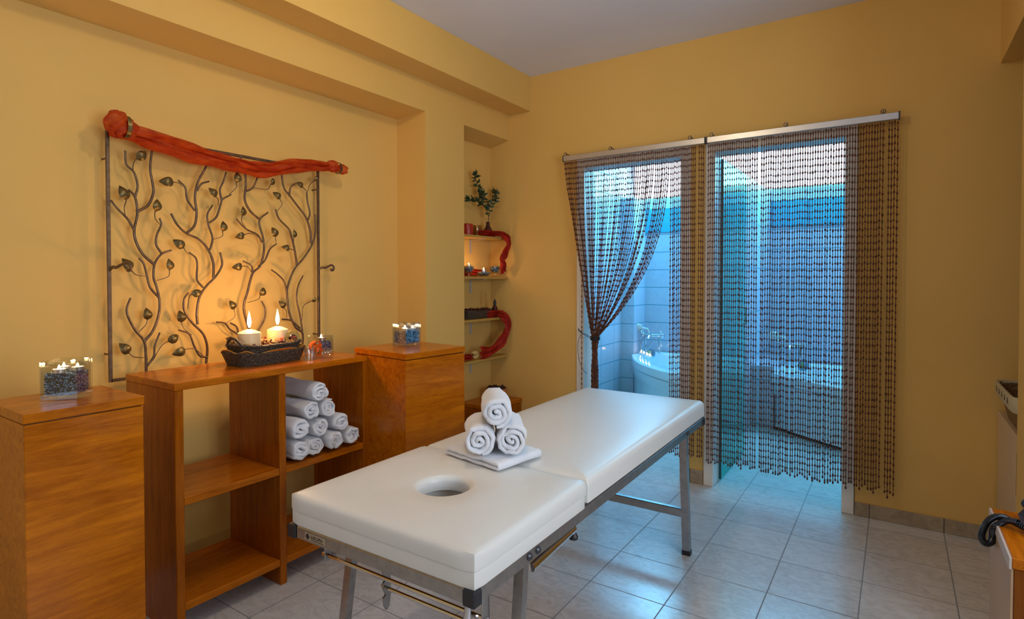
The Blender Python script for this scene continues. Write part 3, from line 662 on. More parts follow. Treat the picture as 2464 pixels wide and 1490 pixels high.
LEAVES=[((1.187,1.881),[(1.157,1.808),(1.156,1.838),(1.167,1.861)],30),((1.112,1.708),[(1.125,1.611),(1.119,1.648),(1.126,1.674)],34),((1.246,1.67),[(1.27,1.58),(1.243,1.608),(1.24,1.634)],30),((1.291,1.78),[(1.363,1.768),(1.346,1.781),(1.323,1.782)],32),((1.498,1.757),[(1.533,1.699),(1.528,1.727),(1.514,1.74)],27),((1.622,1.847),[(1.588,1.758),(1.621,1.796),(1.621,1.821)],27),((1.521,1.939),[(1.556,1.869),(1.555,1.893),(1.535,1.923)],24),((1.55,1.598),[(1.505,1.531),(1.546,1.548),(1.549,1.572)],27),((1.341,1.502),[(1.397,1.458),(1.377,1.463),(1.364,1.483)],30),((1.654,1.682),[(1.674,1.6),(1.648,1.632),(1.651,1.657)],26),((1.634,1.555),[(1.754,1.55),(1.7,1.572),(1.663,1.564)],26),((1.825,1.587),[(1.842,1.534),(1.839,1.544),(1.835,1.559)],27),((1.843,1.783),[(1.855,1.703),(1.879,1.74),(1.864,1.765)],25),((1.821,1.855),[(1.718,1.809),(1.79,1.808),(1.807,1.83)],22),((1.987,1.859),[(2.04,1.823),(2.03,1.832),(2.017,1.842)],22),((2.086,1.906),[(2.045,1.823),(2.049,1.857),(2.062,1.875)],18),((1.95,1.587),[(1.952,1.528),(1.949,1.544),(1.948,1.56)],24),((1.895,1.507),[(1.973,1.443),(1.951,1.491),(1.921,1.503)],24),((1.125,1.404),[(1.21,1.351),(1.161,1.359),(1.142,1.381)],32),((1.297,1.407),[(1.247,1.333),(1.294,1.351),(1.299,1.382)],28),((1.618,1.4),[(1.707,1.371),(1.677,1.401),(1.646,1.403)],27),((1.42,1.274),[(1.382,1.2),(1.386,1.259),(1.402,1.268)],27),((1.346,1.167),[(1.4,1.075),(1.36,1.11),(1.349,1.143)],28),((1.202,1.187),[(1.168,1.103),(1.198,1.139),(1.204,1.165)],28),((1.112,1.043),[(1.199,0.992),(1.149,1.002),(1.13,1.021)],31),((1.312,1.069),[(1.228,0.976),(1.261,1.038),(1.291,1.057)],29),((1.333,1.004),[(1.459,0.964),(1.408,1.009),(1.359,1.012)],31),((1.592,1.21),[(1.566,1.119),(1.607,1.15),(1.604,1.185)],26),((1.755,1.273),[(1.68,1.218),(1.735,1.234),(1.746,1.254)],24),((1.867,1.202),[(1.906,1.128),(1.9,1.165),(1.882,1.182)],24),((2.074,1.221),[(2.002,1.106),(2.005,1.182),(2.044,1.208)],18),((1.579,1.04),[(1.631,1.016),(1.611,1.027),(1.596,1.036)],20)]
SCU=[(1.054,1.981),(1.113,2.003),(1.161,1.999),(1.279,1.993),(1.407,1.972),(1.505,1.957),(1.588,1.945),(1.675,1.934),(1.791,1.949),(1.915,1.985),(2.047,2.009),(2.16,2.005)]
SCL=[(1.054,1.938),(1.112,1.933),(1.176,1.915),(1.278,1.897),(1.387,1.882),(1.504,1.877),(1.609,1.873),(1.72,1.861),(1.79,1.869),(1.914,1.911),(2.047,1.938),(2.16,1.962)]
XF=-2.76
r=thing('wall_panel','square bronze metal wall panel of curling vines and leaves','wall art',(XF,1.59,.90))
fy0,fy1,fz0,fz1=1.063,2.118,.910,1.960; w=.0065
for nme,b in (('frame_bar',(XF-w,XF+w,fy0-w,fy0+w,fz0-w,fz1+w)),('frame_bar',(XF-w,XF+w,fy1-w,fy1+w,fz0-w,fz1+w)),('frame_bar',(XF-w,XF+w,fy0,fy1,fz1-w,fz1+w)),('frame_bar',(XF-w,XF+w,fy0,fy1,fz0-w,fz0+w))):
    build(nme,MB().box(*b,.0015),M['iron'],r)
for y,z in ((fy0,1.85),(fy1,1.85),(fy0,1.02),(fy1,1.02)): build('wall_fixing',MB().tube([(XF,y,z),(XN,y,z)],.004,6),M['iron'],r)
random.seed(5)
for i,t in enumerate(THICK):
    pts=smoothpts([(XF+.006*math.sin(i*1.3+k*.5),y,z) for k,(y,z) in enumerate(t)],6); n=len(pts); r0=.0062 if len(t)>5 else .0052
    build('vine_stem',MB().tube(pts,[r0*(1-.25*k/n) for k in range(n)],8),M['iron'],r,60)
for i,((cy,cz),st,rr) in enumerate(LEAVES):
    L=rr*.00088*1.08; base=Vector((0,*st[-1])); c=Vector((0,cy,cz)); d=(c-base); d=d.normalized() if d.length>1e-4 else Vector((0,0,1))
    xo=XF+.012+.008*random.random(); s=Vector((0,-d.z,d.y)); tilt=random.uniform(-.35,.35)
    pts=[(XF+.004,st[0][0],st[0][1])]+[(XF+.012,y,z) for y,z in st[1:]]; b0=c-d*L*.95; pts.append((xo,b0.y,b0.z))
    sp=smoothpts(pts,5); sm=MB().tube(sp,[.0016+.0012*k/len(sp) for k in range(len(sp))],6)
    P=[];K=8
    for k in range(K+1):
        u=k/K; wdt=L*.72*(math.sin(PI*min(1,u**.72)))**.8 if 0<u<1 else .0004
        row=[]
        for j in range(-3,4):
            v=j/3; row.append(Vector((xo+.010*(1-v*v)*math.sin(PI*u)+.012*tilt*v+.008*math.sin(PI*u*1.2)-.0022*(abs(j)==1 and k%2),0,0))+c+d*(L*(2*u-1))+s*(wdt*v+0*tilt))
        P.append(row)
    lf=build('leaf',MB().grid(P,.0014),M['leafm'],r,50); 
    # stalk is a piece of the leaf
    o=build('leaf_stalk',sm,M['iron'],lf,60)
def hook(pts): build('hook',MB().tube(smoothpts(pts,6),.0062,8),M['iron'],r,60)
hook([(XF,fy1,1.395),(XF+.01,2.138,1.404),(XF+.012,2.155,1.402),(XF+.014,2.180,1.412),(XF+.014,2.200,1.419),(XF+.014,2.215,1.405),(XF+.014,2.209,1.389),(XF+.014,2.196,1.389),(XF+.014,2.195,1.400)])
hook([(XF,fy0,1.378),(XF+.035,1.066,1.392),(XF+.06,1.064,1.388),(XF+.10,1.07,1.400),(XF+.135,1.075,1.405),(XF+.16,1.078,1.395),(XF+.155,1.078,1.378),(XF+.14,1.076,1.376)])
# organza scarf draped along the top
r=thing('draped_scarf','red orange organza scarf draped along the top of the vine panel, knotted at both ends','scarf',(-2.71,1.6,1.93))
NU=90;P=[]
def interp(C,u):
    f=u*(len(C)-1); i=min(int(f),len(C)-2); t=f-i; return (C[i][0]*(1-t)+C[i+1][0]*t, C[i][1]*(1-t)+C[i+1][1]*t)
for i in range(NU+1):
    u=i/NU; (ya,za)=interp(SCU,u);(yb,zb)=interp(SCL,u); row=[]
    for j in range(19):
        v=j/18; fold=.011*math.sin(v*13+u*5+2*math.sin(u*6))+.006*math.sin(v*29-u*11)
        env=math.sin(PI*min(1,max(0,v)))**.5
        row.append((-2.735+.040*env+fold*env+.01*math.sin(u*9),ya*(1-v)+yb*v+.004*math.sin(v*20),za*(1-v)+zb*v+.003*math.sin(u*40+v*9)))
    P.append(row)
build('drape',MB().grid(P,.0012),M['organza'],r,70)
P=[]
for i in range(NU+1):
    u=i/NU; (ya,za)=interp(SCU,u);(yb,zb)=interp(SCL,u); row=[]
    for j in range(13):
        v=.12+.76*j/12; fold=.010*math.sin(v*17+u*7+1)
        row.append((-2.722+.020*math.sin(PI*v)+fold,ya*(1-v)+yb*v,za*(1-v)+zb*v+.004*math.sin(u*23)))
    P.append(row)
build('inner_fold',MB().grid(P,.0012),M['organza'],r,70)
def knot(c,sx,sy,sz,seed):
    m=MB(); n=28;k=16;vs=[]
    for i in range(k+1):
        th=PI*i/k
        for j in range(n):
            a=2*PI*j/n; d=Vector((math.sin(th)*math.cos(a),math.sin(th)*math.sin(a),math.cos(th))); f=1+.16*math.sin(a*4+th*5+seed)+.10*noise.noise(d*3+Vector((seed,0,0))); vs.append((c[0]+sx*d.x*f,c[1]+sy*d.y*f,c[2]+sz*d.z*f))
    fs=[(i*n+j,(i+1)*n+j,(i+1)*n+(j+1)%n,i*n+(j+1)%n) for i in range(k) for j in range(n)]; return m.add(vs,fs)
build('knot',knot((-2.695,1.075,1.985),.045,.042,.050,1),M['organza'],r,70)
build('knot',knot((-2.70,1.115,1.975),.035,.040,.038,3),M['organza'],r,70)
build('knot',knot((-2.70,2.175,1.985),.028,.045,.030,2),M['organza'],r,70)
build('knot',knot((-2.70,2.245,1.978),.026,.034,.026,5),M['organza'],r,70)
def ring(c,ry,rz,wd):
    m=MB(); P=[[Vector((c[0]+rr*math.cos(a),c[1]+s_,c[2]+rr*1.05*math.sin(a))) for s_ in (-wd/2,wd/2)] for a in [2*PI*k/20 for k in range(21)] for rr in (ry,)]; return m.grid(P,.003)
build('metal_ring',ring((-2.69,1.105,1.978),.042,.042,.016),M['leafm'],r); build('metal_ring',ring((-2.70,2.215,1.98),.030,.03,.012),M['leafm'],r)
# ------------------------------------------------------------------ towels
def band(path,t,axis_len,org,U,W,A,name_noise=0,jit=.0,seed=0,taper=.012,seg=7):
    """path: 2D centre line (u,w); swept along A. U,W,A orthonormal"""
    org=Vector(org);U=Vector(U);W=Vector(W);A=Vector(A); n=len(path); m=MB(); V=[]
    st=[0,taper*.35,taper]+[taper+(axis_len-2*taper)*k/seg for k in range(1,seg)]+[axis_len-taper,axis_len-taper*.35,axis_len]
    Th=[.45,.85,1.0]+[1.0]*(seg-1)+[1.0,.85,.45]
    nor=[]
    for i in range(n):
        a=path[max(i-1,0)];b=path[min(i+1,n-1)]; dx,dy=b[0]-a[0],b[1]-a[1]; L=math.hypot(dx,dy) or 1; nor.append((-dy/L,dx/L))
    for k,(s,th) in enumerate(zip(st,Th)):
        for side in (1,-1):
            for i,(x,y) in enumerate(path):
                e=1 if 0<i<n-1 else .55
                q=jit*noise.noise(Vector((x*34+seed,y*34,s*9+seed))); q2=jit*noise.noise(Vector((x*48,y*48+seed,3+s*7)))
                xx=x+nor[i][0]*side*t/2*th*e+q; yy=y+nor[i][1]*side*t/2*th*e+q2
                se=s+(jit*1.6*noise.noise(Vector((x*30,y*30,seed*2))) if k in (0,1) else 0)
                V.append(org+U*xx+W*yy+A*se)
    R=2*n; K=len(st)
    F=[]
    idx=lambda k,side,i:k*R+side*n+i
    for k in range(K-1):
        for i in range(n-1):
            F.append((idx(k,0,i),idx(k,0,i+1),idx(k+1,0,i+1),idx(k+1,0,i))); F.append((idx(k,1,i+1),idx(k,1,i),idx(k+1,1,i),idx(k+1,1,i+1)))
        F.append((idx(k,1,0),idx(k,0,0),idx(k+1,0,0),idx(k+1,1,0))); F.append((idx(k,0,n-1),idx(k,1,n-1),idx(k+1,1,n-1),idx(k+1,0,n-1)))
    for i in range(n-1):
        F.append((idx(0,0,i+1),idx(0,0,i),idx(0,1,i),idx(0,1,i+1))); k=K-1; F.append((idx(k,0,i),idx(k,0,i+1),idx(k,1,i+1),idx(k,1,i)))
    return m.add(V,F)
def roll(c,R_,A,L,label,group,seed,turns=2.6,jit=.004,sq=1.0,roll0=0.):
    """rolled towel; c = centre of the front end, A = direction to the back"""
    A=Vector(A).normalized(); U=Vector((0,0,1)).cross(A).normalized(); W=A.cross(U)
    path=[];N=int(turns*22); t=(R_-.004)/turns/1.02
    for i in range(N+1):
        a=2*PI*turns*i/N; rr=.003+(R_-.003-t/2)*min(1.0,(i/N)*1.10); path.append((rr*math.cos(a+roll0),rr*math.sin(a+roll0)*sq))
    m=band(path,t*.93,L,c,U,W,A,jit=jit,seed=seed,taper=.014)
    o=build('rolled_towel',m,M['terry'],smooth=70); tag(o,label,'towel',group); return o
A=(-.605,.796,0)
g='towels stacked on the massage table'
roll((-1.172,1.545,.790),.057,A,.215,'rolled white towel on the massage table, lower left of the pile of three',g,1,2.8,.0085,roll0=-.6)
roll((-1.083,1.614,.790),.057,A,.225,'rolled white towel on the massage table, lower right of the pile of three',g,2.3,3.0,.0090,roll0=2.9)
roll((-1.128,1.582,.885),.057,A,.215,'rolled white towel on top of the two others on the massage table',g,3.7,2.6,.0080,roll0=.8)
# folded towel underneath: a zig-zag band
path=[(.0,.006),(.29,.006)]
path=[(.29-.29*k/14,.0072) for k in range(15)]+[(-.007-.0*k,.0) for k in range(0)]
arc=lambda cx,cy,r_,a0,a1,n:[(cx+r_*math.cos(a0+(a1-a0)*k/n),cy+r_*math.sin(a0+(a1-a0)*k/n)) for k in range(n+1)]
path=[(.285-.27*k/12,.0070) for k in range(13)]+arc(.012,.0145,.0075,-PI/2,-3*PI/2,6)[1:]+[(.03+.25*k/12,.022+.001*math.sin(k)) for k in range(13)]
U=Vector((-.30,.10,0)).normalized(); U=Vector((-.985,.17,0)).normalized(); Wv=Vector((0,0,1)); Av=Vector((.17,.985,0)).normalized()
m=band(path,.0138,.215,(-1.082,1.538,.7050),U,Wv,Av,jit=.004,seed=4,taper=.012,seg=9)
o=build('folded_towel',m,M['terry'],smooth=70); tag(o,'flat folded white towel under the three rolls on the massage table','towel')
g='rolled towels stacked on the shelf'
TW=[(.052,1.586,.567,'bottom row, first from the divider'),(.046,1.676,.563,'bottom row, second from the divider'),(.048,1.775,.565,'bottom row, third from the divider'),(.048,1.878,.565,'bottom row, farthest from the divider'),
(.050,1.592,.655,'second row, against the divider'),(.048,1.708,.645,'second row, middle'),(.047,1.815,.648,'second row, right'),
(.047,1.652,.733,'third row, left'),(.045,1.758,.724,'third row, right'),(.046,1.698,.806,'alone on the very top of the stack')]
for i,(rr,y,z,l) in enumerate(TW):
    random.seed(i+20)
    roll((-2.215+random.uniform(-.015,.012),y+.010,z+.005),rr,(-1,random.uniform(-.03,.03),0),.335,'white rolled towel on the shelf, '+l,g,i*2.1,random.choice([2.3,2.6,3.1]),.0115,random.uniform(.90,1.0),random.uniform(0,6))
# ------------------------------------------------------------------ massage table
T=thing('massage_table','cream padded folding massage table on chrome legs with a round face hole','massage table',(-1.175,2.05,0))
tx0,tx1=-1.520,-.828
def pad_hole(x0,x1,y0,y1,z0,z1,cx,cy,hr,rnd,b,bt=None,rfar=.006):
    N=96; m=MB(); bt=b if bt is None else bt
    out=[]
    for k in range(N):
        a=2*PI*k/N; dx,dy=math.cos(a),math.sin(a)
        t=min([(x1-cx)/dx if dx>1e-9 else 1e9,(x0-cx)/dx if dx<-1e-9 else 1e9,(y1-cy)/dy if dy>1e-9 else 1e9,(y0-cy)/dy if dy<-1e-9 else 1e9]); p=[cx+dx*t,cy+dy*t]
        # corner rounding
        for (qx,qy,sx,sy,rnd_) in ((x0+rnd,y0+rnd,-1,-1,rnd),(x1-rnd,y0+rnd,1,-1,rnd),(x0+rfar,y1-rfar,-1,1,rfar),(x1-rfar,y1-rfar,1,1,rfar)):
            if (p[0]-qx)*sx>0 and (p[1]-qy)*sy>0:
                v=Vector((p[0]-qx,p[1]-qy)); 
                v=v.normalized()*rnd_; p=[qx+v.x,qy+v.y]
        out.append(Vector(p))
    inn=[Vector((cx+hr*math.cos(2*PI*k/N),cy+hr*math.sin(2*PI*k/N))) for k in range(N)]
    prof=[('i',0,z0),('i',0,z1-b*1.2),('i',-b*.12,z1-b*.75),('i',-b*.5,z1-b*.22),('i',-b*1.2,z1),('m',.35,z1+.002),('m',.7,z1+.002),('o',b*1.4,z1),('o',b*.5,z1-b*.2),('o',b*.13,z1-b*.6),('o',0,z1-b*1.2),('o',0,z0+bt),('o',bt*.4,z0),('x',0,z0)]
    V=[]
    for kind,d,z in prof:
        for k in range(N):
            i_,o_=inn[k],out[k]; dr=(o_-i_).normalized(); c=Vector((cx,cy))
            if kind=='i': p=i_-dr*d
            elif kind=='o': 
                p=Vector((min(max(o_.x,x0+d),x1-d),min(max(o_.y,y0+d),y1-d))); 
            elif kind=='m': p=i_.lerp(o_,d)
            else: p=i_
            V.append((p.x,p.y,z))
    K=len(prof); F=[(r*N+k,(r+1)*N+k,(r+1)*N+(k+1)%N,r*N+(k+1)%N) for r in range(K-1) for k in range(N)]
    return m.add(V,F)
build('face_pad',pad_hole(tx0-.004,tx1+.010,1.047,1.652,.6535,.700,-1.175,1.36,.079,.030,.016,.004),M['vinyl'],T,50)
build('head_cushion',pad_hole(tx0,tx1+.006,1.052,1.655,.610,.652,-1.175,1.36,.098,.020,.004),M['vinyl'],T,50)
def pad(x0,x1,y0,y1,z0,z1,b):
    me=MB(); NX,NY=1,1
    # rounded slab via layered rounded rectangles
    prof=[(b*.5,z0),(0,z0+b*.4),(0,z1-b),(b*.12,z1-b*.5),(b*.45,z1-b*.15),(b*1.3,z1),(b*4,z1+.003),((x1-x0)*.4,z1+.004)]
    V=[];n=8;loops=[]
    for d,z in prof:
        X0,X1,Y0,Y1=x0+d,x1-d,y0+d,y1-d; rc=max(.004,.028-d*.3); L=[]
        for (qx,qy,a0,r_) in ((X1-rc,Y1-rc,0,rc),(X0+rc,Y1-rc,PI/2,rc),(X0+.006,Y0+.006,PI,.006),(X1-.006,Y0+.006,1.5*PI,.006)):
            for k in range(n+1): a=a0+PI/2*k/n; L.append((qx+r_*math.cos(a),qy+r_*math.sin(a),z))
        loops.append(L); V+=L
    N=len(loops[0]);K=len(prof); F=[(r*N+k,r*N+(k+1)%N,(r+1)*N+(k+1)%N,(r+1)*N+k) for r in range(K-1) for k in range(N)]; F.append(tuple(range(N))[::-1]); F.append(tuple((K-1)*N+k for k in range(N)))
    return me.add(V,F)
build('body_cushion',pad(tx0-.002,tx1+.006,1.657,3.070,.610,.699,.026),M['vinyl'],T,50)
build('base_board',MB().box(tx0+.03,tx1-.02,1.08,3.04,.598,.6098),M['wooddk'],T)
for x in (tx0+.016,tx1-.010): build('side_rail',MB().box(x-.0125,x+.0125,1.075,3.055,.572,.6095,.003),M['alu'],T)
for y in (1.063,3.045): build('end_rail',MB().box(tx0+.035,tx1-.028,y-.0125,y+.0125,.572,.6095,.003),M['alu'],T)
for x in (tx0+.016,tx1-.010):
    for y in (1.066,3.05): build('corner_cap',MB().box(x-.020,x+.018,y-.020,y+.014,.569,.6095,.004),M['black'],T)
st=build('maker_sticker',MB().box(tx0+.075,tx0+.165,1.0495,1.0503,.580,.602),flat('beige sticker',(.36,.28,.18),.5),T)
m=MB(); yy=1.0490
cx=tx0+.088; m.add([(cx-.010,yy,.591),(cx,yy,.581),(cx+.010,yy,.591),(cx,yy,.601)],[(0,1,2,3)])
m.box(tx0+.103,tx0+.158,yy,1.0495,.5835,.5850)
build('sticker_print',m,M['black'],st,0)
# the maker's wordmark cannot be read: only its dark blurred strokes are copied
m=MB(); random.seed(8)
for k in range(9):
    x_=tx0+.104+k*.006
    m.box(x_,x_+.0011,yy,1.0495,.5885,.5975); m.box(x_,x_+.0036,yy,1.0495,.5885+random.choice((0,.004,.0078)),.5885+random.choice((.0011,.0052,.009)))
build('sticker_wordmark',m,M['black'],st,0)
def leg(p,q,w=.034,h=.026):
    lg=build('leg',MB().bar(p,q,w,h,(1,0,0)),M['alu'],T); d=(Vector(p)-Vector(q)).normalized(); q=Vector(q)
    build('rubber_foot',MB().bar(q+d*.022,q-d*.0001,w+.003,h+.003,(1,0,0)),M['black'],lg)
for x,xf in ((tx0+.024,tx0+.004),(tx1-.018,tx1+.002)):
    leg((x,2.765,.585),(xf,2.765,.001),.036,.030)
    leg((x,1.295,.585),(x+(-.01 if x<-1.2 else .012),1.215,.001),.030,.026)
build('leg_crossbar',MB().box(tx0+.03,tx1-.02,2.752,2.778,.180,.220,.003),M['alu'],T)
build('leg_crossbar',MB().box(tx0+.03,tx1-.02,1.228,1.252,.160,.196,.003),M['alu'],T)
for x in (tx0+.014,tx1-.006):
    sx=1 if x>-1.2 else -1
    for y in (1.300,1.345,2.765): build('bolt',MB().lathe((x+sx*.006,y,.592),[(.0,0),(.011,0),(.011,.005),(.006,.010),(0,.010)],12,(sx,0,0)),M['bolt'],T)
    lx=x-sx*.004
    m=MB(); m.tube([(lx,1.33,.545),(lx,1.585,.560)],.012,12); m.tube([(lx,1.585,.545),(lx,1.585,.575)],.009,10); build('folded_prop',m,M['chrome'],T)
    build('prop_foot',MB().lathe((lx,1.585,.528),[(.0,0),(.014,0),(.015,.008),(.010,.018),(0,.018)],14),M['black'],T)
# headrest hangers, ratchets and rods
for x in (-1.478,-.872): build('hanger',MB().box(x-.003,x+.003,1.145,1.171,.462,.573,.002),M['alu'],T)
def ratchet(x,y):
    poly=[(y-.012,.572),(y+.014,.572),(y+.016,.40),(y+.010,.362),(y-.002,.355),(y-.012,.372)]
    for z in (.395,.44,.485,.53): poly+= [(y-.014,z),(y-.004,z+.008),(y-.016,z+.030)]
    m=MB(); n=len(poly); vs=[(x-.003,a,b) for a,b in poly]+[(x+.003,a,b) for a,b in poly]; m.add(vs,[tuple(range(n)),tuple(range(n,2*n))[::-1]]+[(k,n+k,n+(k+1)%n,(k+1)%n) for k in range(n)]); return m
for x in (-1.265,-.90): build('ratchet_bar',ratchet(x,1.20),M['alu'],T)
build('cross_rod',MB().tube([(-1.50,1.158,.478),(-.862,1.158,.478)],.006,10),M['chrome'],T)
build('cross_rod',MB().tube([(-1.285,1.20,.420),(-.885,1.20,.420)],.0055,10),M['chrome'],T)
for x in (-.905,): build('tilt_strut',MB().tube([(x,1.15,.575),(x-.012,1.125,.40)],.010,10),M['chrome'],T)
T.rotation_euler.z=.010
# ------------------------------------------------------------------ recess shelves
shelves=[]
for i,(z,l) in enumerate([(1.656,'pale wooden recess shelf, the highest of the four, under the olive branch'),(1.350,'pale wooden recess shelf, second from the top, carrying candle bowls'),(1.036,'pale wooden recess shelf, third from the top, carrying the dark basket'),(.735,'pale wooden recess shelf, the lowest of the four, carrying the shell')]):
    s=thing('wall_shelf',l,'shelf',(-2.65,3.48,z),'pale shelves in the wall recess'); build('shelf_board',MB().box(XN2+.001,-2.562,3.202,3.762,z-.018,z,.0015),M['shelfwood'],s)
    for y in (3.50,):
        m=MB(); m.box(XN2,XN2+.006,y-.010,y+.010,z-.13,z-.018,.001); m.box(XN2,-2.60,y-.009,y+.009,z-.026,z-.019,.001); build('bracket',m,M['bracket'],s)
r=thing('low_cabinet','low brown wooden box cabinet on the floor of the wall recess','cabinet',(-2.585,3.57,0))
build('body',MB().box(XN2+.004,-2.435,3.372,3.760,0,.372,.002),M['woodz'],r); build('top_board',MB().box(XN2+.002,-2.428,3.368,3.762,.372,.400,.002),M['wood'],r)
r=thing('terracotta_bowl','orange terracotta bowl of dried petals on the low cabinet in the corner','bowl',(-2.56,3.60,.4005))
c=(-2.56,3.60,.4005); build('bowl_body',MB().lathe(c,[(.0,0),(.055,0),(.078,.03),(.084,.085),(.081,.092),(.074,.085),(.068,.03),(0,.02)],28),M['terra'],r)
m=MB(); random.seed(2)
m.lathe(c,[(.070,.04),(.072,.082),(.0,.088)],20)
for i in range(90):
    a=random.uniform(0,6.28);q=.066*math.sqrt(random.random()); m.ell((c[0]+q*math.cos(a),c[1]+q*math.sin(a),c[2]+.090+random.uniform(0,.012)),.010,.008,.006,6,4,Matrix.Rotation(random.uniform(0,3),3,'X'),.3)
o=build('dried_petals',m,flat('dark dried petals',(.035,.012,.008),.7,vary=.6,scale=60),smooth=0); tag(o,'dark dried petals heaped in the terracotta bowl','dried petals',None,'stuff')
# top shelf things
z=1.6565
r=thing('candle','squat red candle at the left of the highest recess shelf','candle',(-2.64,3.345,z)); build('wax',MB().lathe((-2.64,3.345,z),[(0,0),(.040,0),(.043,.02),(.043,.075),(.038,.085),(0,.080)],24),M['redwax'],r); build('wick',MB().tube([(-2.64,3.345,z+.08),(-2.64,3.345,z+.095)],.0015,6),M['wick'],r)
o=build('glass_jar',MB().lathe((-2.64,3.462,z),[(0,0),(.034,0),(.038,.012),(.038,.055),(.031,.070),(.031,.080),(.034,.082),(.029,.082),(.029,.068),(.035,.052),(.034,.010),(0,.006)],24),thin_glass('amber glass',(.80,.66,.38),.1)); tag(o,'small open amber glass jar between the red candle and the dark vase','jar')
o=build('bud_vase',MB().lathe((-2.64,3.600,z),[(0,0),(.052,0),(.055,.008),(.040,.045),(.018,.085),(.013,.105),(.017,.118),(.013,.118),(.010,.100),(0,.09)],28),M['darkcer']); tag(o,'small dark red conical vase holding the olive branch','vase')
r=thing('olive_branch','leafy green olive branch standing in the dark conical vase','plant',(-2.64,3.60,z+.10))
st=MB(); lv=MB(); random.seed(9)
br=[[(3.60,1.765),(3.598,1.86),(3.575,1.92),(3.535,1.965),(3.515,2.02),(3.475,2.08),(3.468,2.13)],[(3.598,1.86),(3.62,1.93),(3.665,1.95),(3.70,1.985),(3.715,2.03)],[(3.59,1.84),(3.54,1.88),(3.48,1.905),(3.43,1.925),(3.385,1.925)],[(3.56,1.94),(3.50,1.97),(3.49,1.99)]]
for b in br:
    pts=smoothpts([(-2.64+.02*math.sin(k),y,zz) for k,(y,zz) in enumerate(b)],5); st.tube(pts,[.003*(1-.5*k/len(pts)) for k in range(len(pts))],6)
    for k in range(3,len(pts)):
        for _ in range(2 if k<len(pts)-4 else 4):
            a=random.uniform(0,6.28); el=random.uniform(-.2,1.1); d=Vector((.6*math.cos(a)*math.cos(el),math.sin(a)*math.cos(el),math.sin(el))).normalized(); s=d.cross(Vector((1,.2,.1))).normalized(); L=random.uniform(.03,.052); n_=d.cross(s)
            P=[[pts[k]+d*L*u+s*(L*.2*math.sin(PI*u)**.7*v)+n_*(.004*math.sin(PI*u)*(1-v*v)) for v in (-1,0,1)] for u in (0.01,.25,.5,.75,.99)]; lv.grid(P,.0008)
build('twigs',st,M['stem'],r); build('leaves',lv,M['green'],r)
# second shelf
z=1.3505
def bowl(x,y,rr,h,label,foot=False,lit=True):
    z0=z
    o=build('candle_bowl',MB().lathe((x,y,z0),([(0,0),(.026,0),(.024,.004),(.006,.012),(.006,.022)] if foot else [(0,0),(rr*.55,0)])+[(rr*.6,(.024 if foot else .004)),(rr,h*.6+(.012 if foot else 0)),(rr*.88,h),(rr*.84,h),(rr*.94,h*.6+(.012 if foot else 0)),(rr*.55,(.028 if foot else .008)),(0,.026 if foot else .006)],24),M['glass']); tag(o,label,'candle bowl','glass candle bowls on the second shelf')
bowl(-2.63,3.345,.042,.082,'stemmed round glass bowl, left on the second recess shelf',True); bowl(-2.60,3.490,.056,.040,'shallow wide glass bowl, middle of the second recess shelf'); bowl(-2.62,3.665,.045,.082,'stemmed round glass bowl, right end of the second recess shelf',True)
for (x,y,rr,za,zb,l) in ((-2.63,3.345,.035,.036,.074,'left stemmed bowl'),(-2.60,3.490,.046,.010,.034,'shallow middle bowl'),(-2.62,3.665,.038,.036,.078,'right stemmed bowl')):
    gravel(0,0,0,0,z+za,z+zb,'blue black glass gravel in the '+l+' of the recess',round_=(x,y,rr),n=420,s=.005)
tealight(-2.63,3.345,z+.075,'lit tealight in the left stemmed bowl of the recess',light=1.3); tealight(-2.60,3.490,z+.036,'lit tealight in the shallow middle bowl of the recess',light=1.3,s=1.2)
# third shelf
z=1.0365
r=thing('small_basket','small dark wicker basket on the third recess shelf','basket',(-2.64,3.44,z)); m,rows=basket_mesh(-2.64,3.445,.055,.150,z+.001,z+.058,.86,.004,.4,.006); build('basket_body',m,M['wickdk'],r,50); build('rim',MB().tube(rows[-1],.005,6,False),M['wickdk'],r)
m=MB(); random.seed(4)
for i in range(60): m.ell((-2.64+random.uniform(-.04,.04),3.445+random.uniform(-.125,.125),z+.050+random.uniform(0,.022)),.014,.012,.010,6,4,None,.3)
m.box(-2.68,-2.60,3.32,3.57,z+.010,z+.050); o=build('dried_pods',m,M['darkcer'],smooth=0); tag(o,'dark dried pods filling the small basket in the recess','dried pods',None,'stuff')
r=thing('dropper_bottle','small dark brown bottle at the right end of the third recess shelf','bottle',(-2.60,3.635,z)); build('bottle_body',MB().lathe((-2.60,3.635,z),[(0,0),(.022,0),(.024,.004),(.024,.070),(.012,.090),(.010,.095),(0,.095)],20),M['darkcer'],r); build('cap',MB().lathe((-2.60,3.635,z+.095),[(0,0),(.012,0),(.012,.028),(.006,.032),(.005,.045),(0,.046)],16),M['black'],r)
r=thing('reed_sticks','thin reed sticks standing behind the bottle in the recess','reeds',(-2.66,3.60,z)); 
for dy,dz in ((-.012,.20),(.004,.21),(.016,.19)): build('reed',MB().tube([(-2.66,3.60,z+.001),(-2.665,3.60+dy,z+dz)],.002,6),M['shelfwood'],r)
